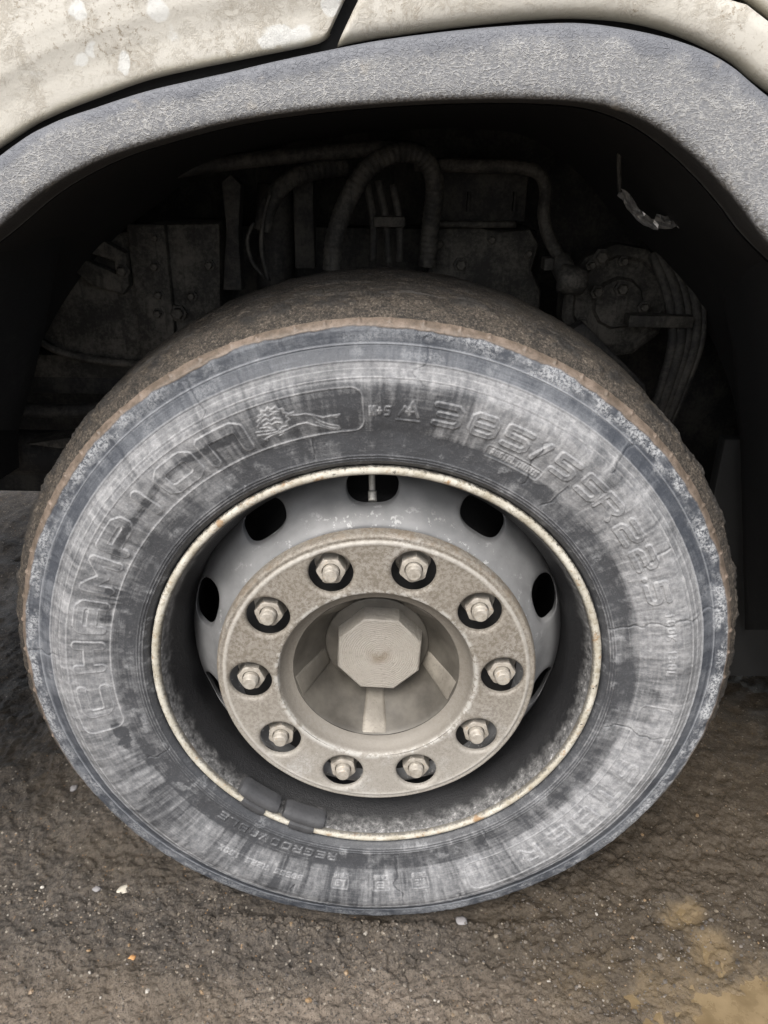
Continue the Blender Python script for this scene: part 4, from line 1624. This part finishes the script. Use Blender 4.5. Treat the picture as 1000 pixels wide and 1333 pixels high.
ROWS2 = [(.006, .024), (.002, .010), (0, .003), (.0008, -.001), (.003, -.0045), (.007, -.0075), (.012, -.0095), (.02, -.0105), (.03, -.011), (.05, -.011), (.07, -.010), (.10, -.008), (.2, -.006), (.5, -.004), (1.2, 0)]
ROWS2 = ROWS2[:10] + [(.05 + .003 * k_, -.0108) for k_ in range(1, 20)] + ROWS2[12:]
ROWS2 = [(d, AY + .004 + y) for d, y in ROWS2]
rb2 = curve_pts([(436, 58), (470, 51), (500, 46), (600, 32), (700, 22), (770, 21), (835, 28), (895, 46), (955, 76), (1000, 112)], AY - .008, n, [], [(.447, 1.112), (.552, 1.028), (.676, .868), (.752, .68), (.78, .40)])
up = curve_pts([(900, -24), (950, -1), (1000, 27)], AY - .008, 60, [], [(.585, 1.06), (.72, .89), (.79, .69), (.82, .40)])
q0 = at(436, 58, AY)
topR = []
i950 = int(np.argmin(np.abs(rb2[:, 0] - at(835, 28, AY)[0])))
for i in range(n):
    if i <= i950:
        f = i / i950
        xt = rb2[i, 0] + slope * (2.1 - rb2[i, 1]) * (1 - f) ** 1.0 * 1.0
        topR.append((xt, 2.1 + (up[0, 1] - 2.1) * ss(.90, 1.0, f)))
    else:
        k_ = (i - i950) / (n - 1 - i950) * (len(up) - 1)
        topR.append((np.interp(k_, np.arange(len(up)), up[:, 0]), np.interp(k_, np.arange(len(up)), up[:, 1])))
topR = np.array(topR, float)
body_panel('arch_panel', rb2, topR, n, ROWS2, 'dirty cream curved panel directly above the arch trim', side1=False)
# panel beyond the second seam, top right corner
cb = curve_pts([(830, -62), (900, -33), (950, -9), (1000, 19)], AY, n, [(topR[0, 0] + .35, 2.1)] if False else [], [(.594, 1.068), (.73, .895), (.80, .69), (.83, .40)])
ct = np.stack([np.linspace(cb[0, 0], 1.2, n), np.linspace(2.1, 2.1, n)], 1)
ct[:, 1] = 2.1
body_panel('corner_panel', cb, ct, n, ROWS, 'cream corner panel beyond the seam at the upper right')

# dark backing seen through the gaps between panels and trim
bk = np.array([[.0, .0]])
gapb = prism('gap_seal', [(-.78, .50), (-.735, .64), (-.655, .83), (-.525, .98)] + [tuple(at(px, py + 22, AY)[[0, 2]]) for px, py in top[::2]] + [(.552, .99), (.676, .83), (.752, .65), (.80, .42), (1.1, .42), (1.1, 2.05), (-1.3, 2.05), (-1.3, .50)], AY + .026, AY + .034, 0)
link('gap_seal', gapb, M['seal'], truck, 'black shadowed seal behind the panel gaps')
# pale edge of the seam's right-hand flange
a0, a1 = at(432, 60, AY), at(452, 2, AY)

# arch liner: sheet following the arch, running inward
LL = by_angle(LC, aL)
V = []
cc = np.array([0, WZ])
for (k_, y) in ((1.0, AY + .040), (1.02, AY + .07), (1.03, .06), (1.03, .2), (1.02, .36), (1.0, .50)):
    P = cc + (LL - cc) * k_
    if k_ != 1.0 or y > .3:
        P[:, 1] = np.minimum(P[:, 1], 1.17 + .02 * (y > .3))
    V.append(np.stack([P[:, 0], np.full(NTc, y), P[:, 1]], 1))
link('arch_liner', mesh_np('arch_liner', np.array(V).reshape(-1, 3), grid_faces(6, NTc)), M['liner'], truck, 'black plastic liner curving over the wheel')

# unseen cab floor, sides, roof and ends, added to block sky light
link('cab_floor_blocker', box('cab_floor_blocker', -1.32, 1.55, .02, 2.42, 1.22, 1.30, 0), M['liner'], truck)
link('far_side_blocker', box('far_side_blocker', -1.32, 1.55, 2.40, 2.46, .40, 2.1, 0), M['liner'], truck)
link('cab_roof_blocker', box('cab_roof_blocker', -1.32, 1.55, -.03, 2.46, 2.1, 2.14, 0), M['liner'], truck)
link('rear_wall_blocker', box('rear_wall_blocker', -1.36, -1.325, -.03, 2.46, .80, 2.1, 0), M['liner'], truck)
link('bumper_blocker', box('bumper_blocker', 1.2, 1.6, -.05, 2.46, .14, 1.2, .02), M['liner'], truck, 'unseen bumper added to keep light out at the front of the truck')
link('bumper_end_blocker', box('bumper_end_blocker', .80, 1.199, -.05, .40, .14, 1.2, .02), M['liner'], truck)
link('step_box_blocker', box('step_box_blocker', -1.32, -.79, -.045, .45, .30, 1.2, .02), M['liner'], truck, 'unseen step box added to keep light out behind the wheel arch')

# ------------------------------------------------------------------ machinery in the wheel well
B = .52


def P2(px, py, Y):
    p = at(px, py, Y)
    return (p[0], p[2])


def pbox(name, px0, py0, px1, py1, y0, y1, mat, label=None, bev=.004, parent=None):
    a, b = at(px0, py1, y0), at(px1, py0, y0)
    return link(name, box(name, a[0], b[0], y0, y1, a[2], b[2], bev), M[mat], parent or truck, label)


def hose(name, pts, r, mat='rubberhose', label=None, ripple=0.0, pitch=.008):
    return link(name, tube(name, [at(px, py, Y) for px, py, Y in pts], r, 14, .008 if not ripple else .0022, ripple, pitch), M[mat], truck, label)


def bolt(px, py, Y, r, parent, mat='cast'):
    p = at(px, py, Y)
    me_ = turned('bolt', [(r * 1.5, .004), (r * 1.5, 0), (r, -.001), (r, -.008), (r * .8, -.010)], 6)
    o_ = link('bolt', me_, M[mat], parent, loc=p)
    return o_


# back wall: chassis rail and bulkhead
link('bulkhead', box('bulkhead', -2.6, 1.5, .74, .78, .42, 1.25, 0), M['frame'], truck, 'dark bulkhead deep behind the wheel')
rail = pbox('chassis_rail', -260, 300, 700, 475, .60, .66, 'frame', 'dusty chassis side rail')
pbox('rail_flange', -260, 470, 560, 486, .545, .66, 'cast', 'lower flange of the chassis rail', .003)
# rounded housing with bolted joint, left
hp = [(40, 430), (60, 388), (92, 345), (140, 305), (190, 290), (288, 288), (290, 470), (250, 476), (180, 478), (110, 470), (60, 455)]
hs_ = link('gear_housing', prism('gear_housing', [P2(x, y, .50) for x, y in hp], .50, .60, .016), M['cast'], truck, 'dusty grey cast housing left of the hoses')
pbox('joint_strap', 184, 292, 214, 468, .484, .505, 'cast', 'vertical bolted joint flange on the housing', .004)
link('housing_rim', tube('housing_rim', [at(x, y, .492) for x, y in ((40, 425), (62, 450), (110, 466), (180, 474), (250, 472), (290, 464))], .007, 10, .01), M['cast'], truck)
for (x, y, r) in ((202, 347, .0065), (207, 384, .0065), (250, 385, .006), (206, 408, .0065), (232, 408, .010), (273, 345, .006), (203, 310, .005)):
    bolt(x, y, .483, r, truck)
# bracket with pivot, left
link('support_bracket', prism('support_bracket', [P2(x, y, .47) for x, y in ((92, 312), (120, 305), (164, 330), (168, 372), (160, 384), (120, 372), (80, 340), (88, 328), (128, 346), (150, 356), (148, 340), (104, 326))], .47, .49, .004), M['cast'], truck, 'forked bracket on the housing')
bolt(160, 353, .466, .008, truck)
# uprights
link('upright_bracket', prism('upright_bracket', [P2(x, y, .47) for x, y in ((288, 236), (300, 226), (314, 240), (311, 300), (315, 378), (290, 378), (294, 300))], .47, .50, .004), M['frame'], truck, 'narrow dark upright bracket')
pbox('upright_bracket', 384, 235, 408, 350, .50, .53, 'frame', 'second upright bracket behind the hoses')
link('air_cylinder', tube('air_cylinder', [at(360, 240, .55), at(359, 300, .55), at(358, 380, .55)], .032, 22, .02), M['frame'], truck, 'dark upright cylinder behind the thin cable')
# hoses and pipes
hose('hose', ((162, 238, .44), (240, 220, .45), (330, 208, .46), (430, 198, .46), (520, 192, .45), (552, 200, .44)), .0115, 'rubberhose', 'long dusty hose running across the top', .02, .012)
hose('hose', ((432, 352, .40), (436, 310, .40), (452, 262, .40), (480, 218, .41), (520, 198, .42), (552, 206, .43), (566, 240, .44), (560, 300, .46), (556, 345, .47)), .0145, 'rubberhose', 'thick ribbed hose arching over beside the tyre top', .045, .009)
hose('hose', ((342, 300, .43), (350, 268, .43), (372, 238, .44), (410, 222, .46), (450, 216, .48)), .014, 'rubberhose', 'shorter hose bending left behind the thick hose', .03, .01)
hose('cable', ((352, 252, .41), (344, 280, .41), (340, 320, .41), (346, 352, .41), (350, 366, .41)), .0034, 'rubberhose', 'thin cable hanging in front of the cylinder')
hose('cable', ((330, 290, .42), (322, 312, .42), (328, 340, .42), (345, 362, .42)), .0030, 'rubberhose', 'thin cable loop left of the hanging cable')
hose('pipe', ((540, 214, .47), (620, 216, .47), (676, 218, .47), (702, 226, .47), (711, 250, .47), (708, 280, .46), (716, 312, .45), (732, 340, .44)), .0105, 'steelp', 'bent metal pipe with right-angle bend')
hose('pipe', ((565, 291, .50), (620, 292, .50), (672, 292, .50)), .0055, 'steelp', 'thin straight pipe across the block')
for (x0, y0, x1, y1) in ((478, 240, 486, 340), (492, 235, 506, 345), (512, 240, 520, 340)):
    hose('cable', ((x0, y0, .46), ((x0 + x1) / 2 + 4, (y0 + y1) / 2, .46), (x1, y1, .46)), .006, 'rubberhose', None)
pbox('hose_clamp', 486, 282, 528, 296, .44, .47, 'steelp', 'clamp holding the cable bundle')
# engine block right of the hoses
blk = link('engine_block', prism('engine_block', [P2(x, y, .52) for x, y in ((556, 306), (574, 296), (618, 293), (650, 300), (692, 297), (704, 318), (694, 352), (706, 380), (700, 440), (556, 440))], .52, .62, .012), M['cast'], truck, 'dusty engine block face')
for (x, y, r) in ((572, 318, .006), (640, 312, .006), (688, 330, .006), (600, 345, .009)):
    bolt(x, y, .515, r, truck)
pbox('block_ledge', 556, 222, 690, 288, .56, .66, 'frame', 'dark recessed upper block', .006)
for x in (610, 670):
    pbox('rib', x - 2, 250, x + 3, 275, .545, .57, 'frame', None, .001)
# valve fitting
vf = link('valve_fitting', tube('valve_fitting', [at(728, 338, .43), at(738, 358, .415), at(750, 375, .41)], .018, 18, .006), M['cast'], truck, 'stubby valve fitting above the tyre')
link('valve_bulb', tube('valve_bulb', [at(730, 362, .405), at(742, 364, .40), at(756, 366, .405)], .022, 18, .006), M['cast'], truck)
pbox('valve_port', 708, 336, 722, 352, .41, .44, 'cast', 'small square port on the valve fitting', .002)
# round cover plate with bolts
rc = at(805, 395, .50)
cvp = link('round_cover', turned('round_cover', [(.098, .05), (.096, .010), (.088, .003), (.080, .002), (.074, .010), (.045, .006), (.040, -.004), (.02, -.006)], 11), M['cast'], truck, 'round dusty cover plate with bolts', loc=rc)
for (x, y, r) in ((783, 335, .010), (778, 380, .008), (810, 376, .009), (770, 345, .006), (812, 340, .006), (838, 400, .007), (758, 420, .007)):
    bolt(x, y, .487, r, truck)
# bundle of cables falling behind the right of the tyre
for i, (dx, r) in enumerate(((0, .008), (14, .010), (28, .0075), (42, .009), (54, .006))):
    hose('cable', ((850 + dx * .5, 330, .50), (868 + dx * .8, 380, .47), (876 + dx * .7, 440, .45), (862 + dx * .6, 500, .45), (842 + dx * .5, 560, .46)), r, 'rubberhose', None, .02, .01)
pbox('cable_clamp', 818, 412, 905, 426, .43, .46, 'steelp', 'clamp strap over the cable bundle', .002)
link('link_arm', prism('link_arm', [P2(x, y, .44) for x, y in ((742, 430), (760, 420), (840, 500), (850, 560), (830, 560), (800, 500))], .44, .47, .004), M['frame'], truck, 'dark steering link arm')
# mudguard panels on the right
V = []
mg = [(800, 120), (850, 165), (900, 240), (935, 340), (958, 450), (968, 560), (972, 700), (975, 820)]
for (dx, Y) in ((0, .40), (-14, .36), (0, .33), (26, .30), (70, .24), (150, .12), (240, .02)):
    V.append([at(px + dx * .35, py, Y) for px, py in mg])
V = np.array(V)
link('mudguard', mesh_np('mudguard', V.reshape(-1, 3), grid_faces(V.shape[0], V.shape[1])), M['liner'], truck, 'black mudguard sheet behind the right of the tyre')
pbox('mud_flap', 880, 575, 1150, 880, .42, .45, 'seal', 'black flap hanging right of the tyre', .006)
# guard post at the far left
V = []
lg = [(110, 190), (70, 260), (45, 340), (30, 420), (12, 500), (-6, 560)]
for (dx, Y) in ((22, .34), (30, .30), (14, .26), (-20, .20), (-60, .1), (-110, .02)):
    V.append([at(px + dx, py, Y) for px, py in lg])
V = np.array(V)
link('inner_guard', mesh_np('inner_guard', V.reshape(-1, 3), grid_faces(V.shape[0], V.shape[1])), M['liner'], truck, 'black inner guard at the left of the wheel well')
# axle and links low on the left
hose('axle_tube', ((-160, 585, .58), (20, 588, .58), (180, 592, .58), (420, 600, .58)), .045, 'frame', 'dark axle tube low behind the wheel')
hose('drag_link', ((-60, 520, .50), (60, 535, .50), (200, 528, .50)), .013, 'frame', 'dusty drag link rod')
pbox('spring_pack', 40, 488, 210, 512, .55, .62, 'frame', 'leaf spring pack end', .003)
link('spring_plate', prism('spring_plate', [P2(x, y, .47) for x, y in ((34, 578), (90, 570), (150, 566), (150, 574), (76, 584))], .47, .53, .002), M['cast'], truck, 'pale metal plate edge under the spring')
# torn silver foil strip hanging at the right: a narrow crumpled ribbon
def ribbon(name, path, wpx, Y, seed, label):
    r_ = np.random.default_rng(seed)
    C = smooth_prof([np.array(p, float) for p in path], 5)
    d = np.gradient(C, axis=0)
    d /= np.linalg.norm(d, axis=1)[:, None]
    nn = np.stack([-d[:, 1], d[:, 0]], 1)
    V_ = []
    for i in range(len(C)):
        w_ = wpx * (.8 + .3 * r_.random())
        for k_ in np.linspace(-.5, .5, 5):
            q = C[i] + nn[i] * w_ * k_
            V_.append(at(q[0], q[1], Y + .010 * (r_.random() - .5) + .03 * i / len(C)))
    return link(name, mesh_np(name, V_, grid_faces(len(C), 5), False), M['foil'], truck, label)


ribbon('foil_strip', [(806, 250), (815, 256), (822, 268), (832, 280), (846, 290), (858, 293)], 13, .26, 3, 'torn shiny silver strip hanging inside the arch')
ribbon('foil_scrap', [(852, 286), (866, 290), (880, 287), (896, 291)], 19, .27, 8, 'crumpled silver scrap at the end of the strip')
hose('cable', ((812, 165, .27), (806, 205, .265), (807, 250, .262)), .003, 'rubberhose', 'thin wire holding the silver strip')
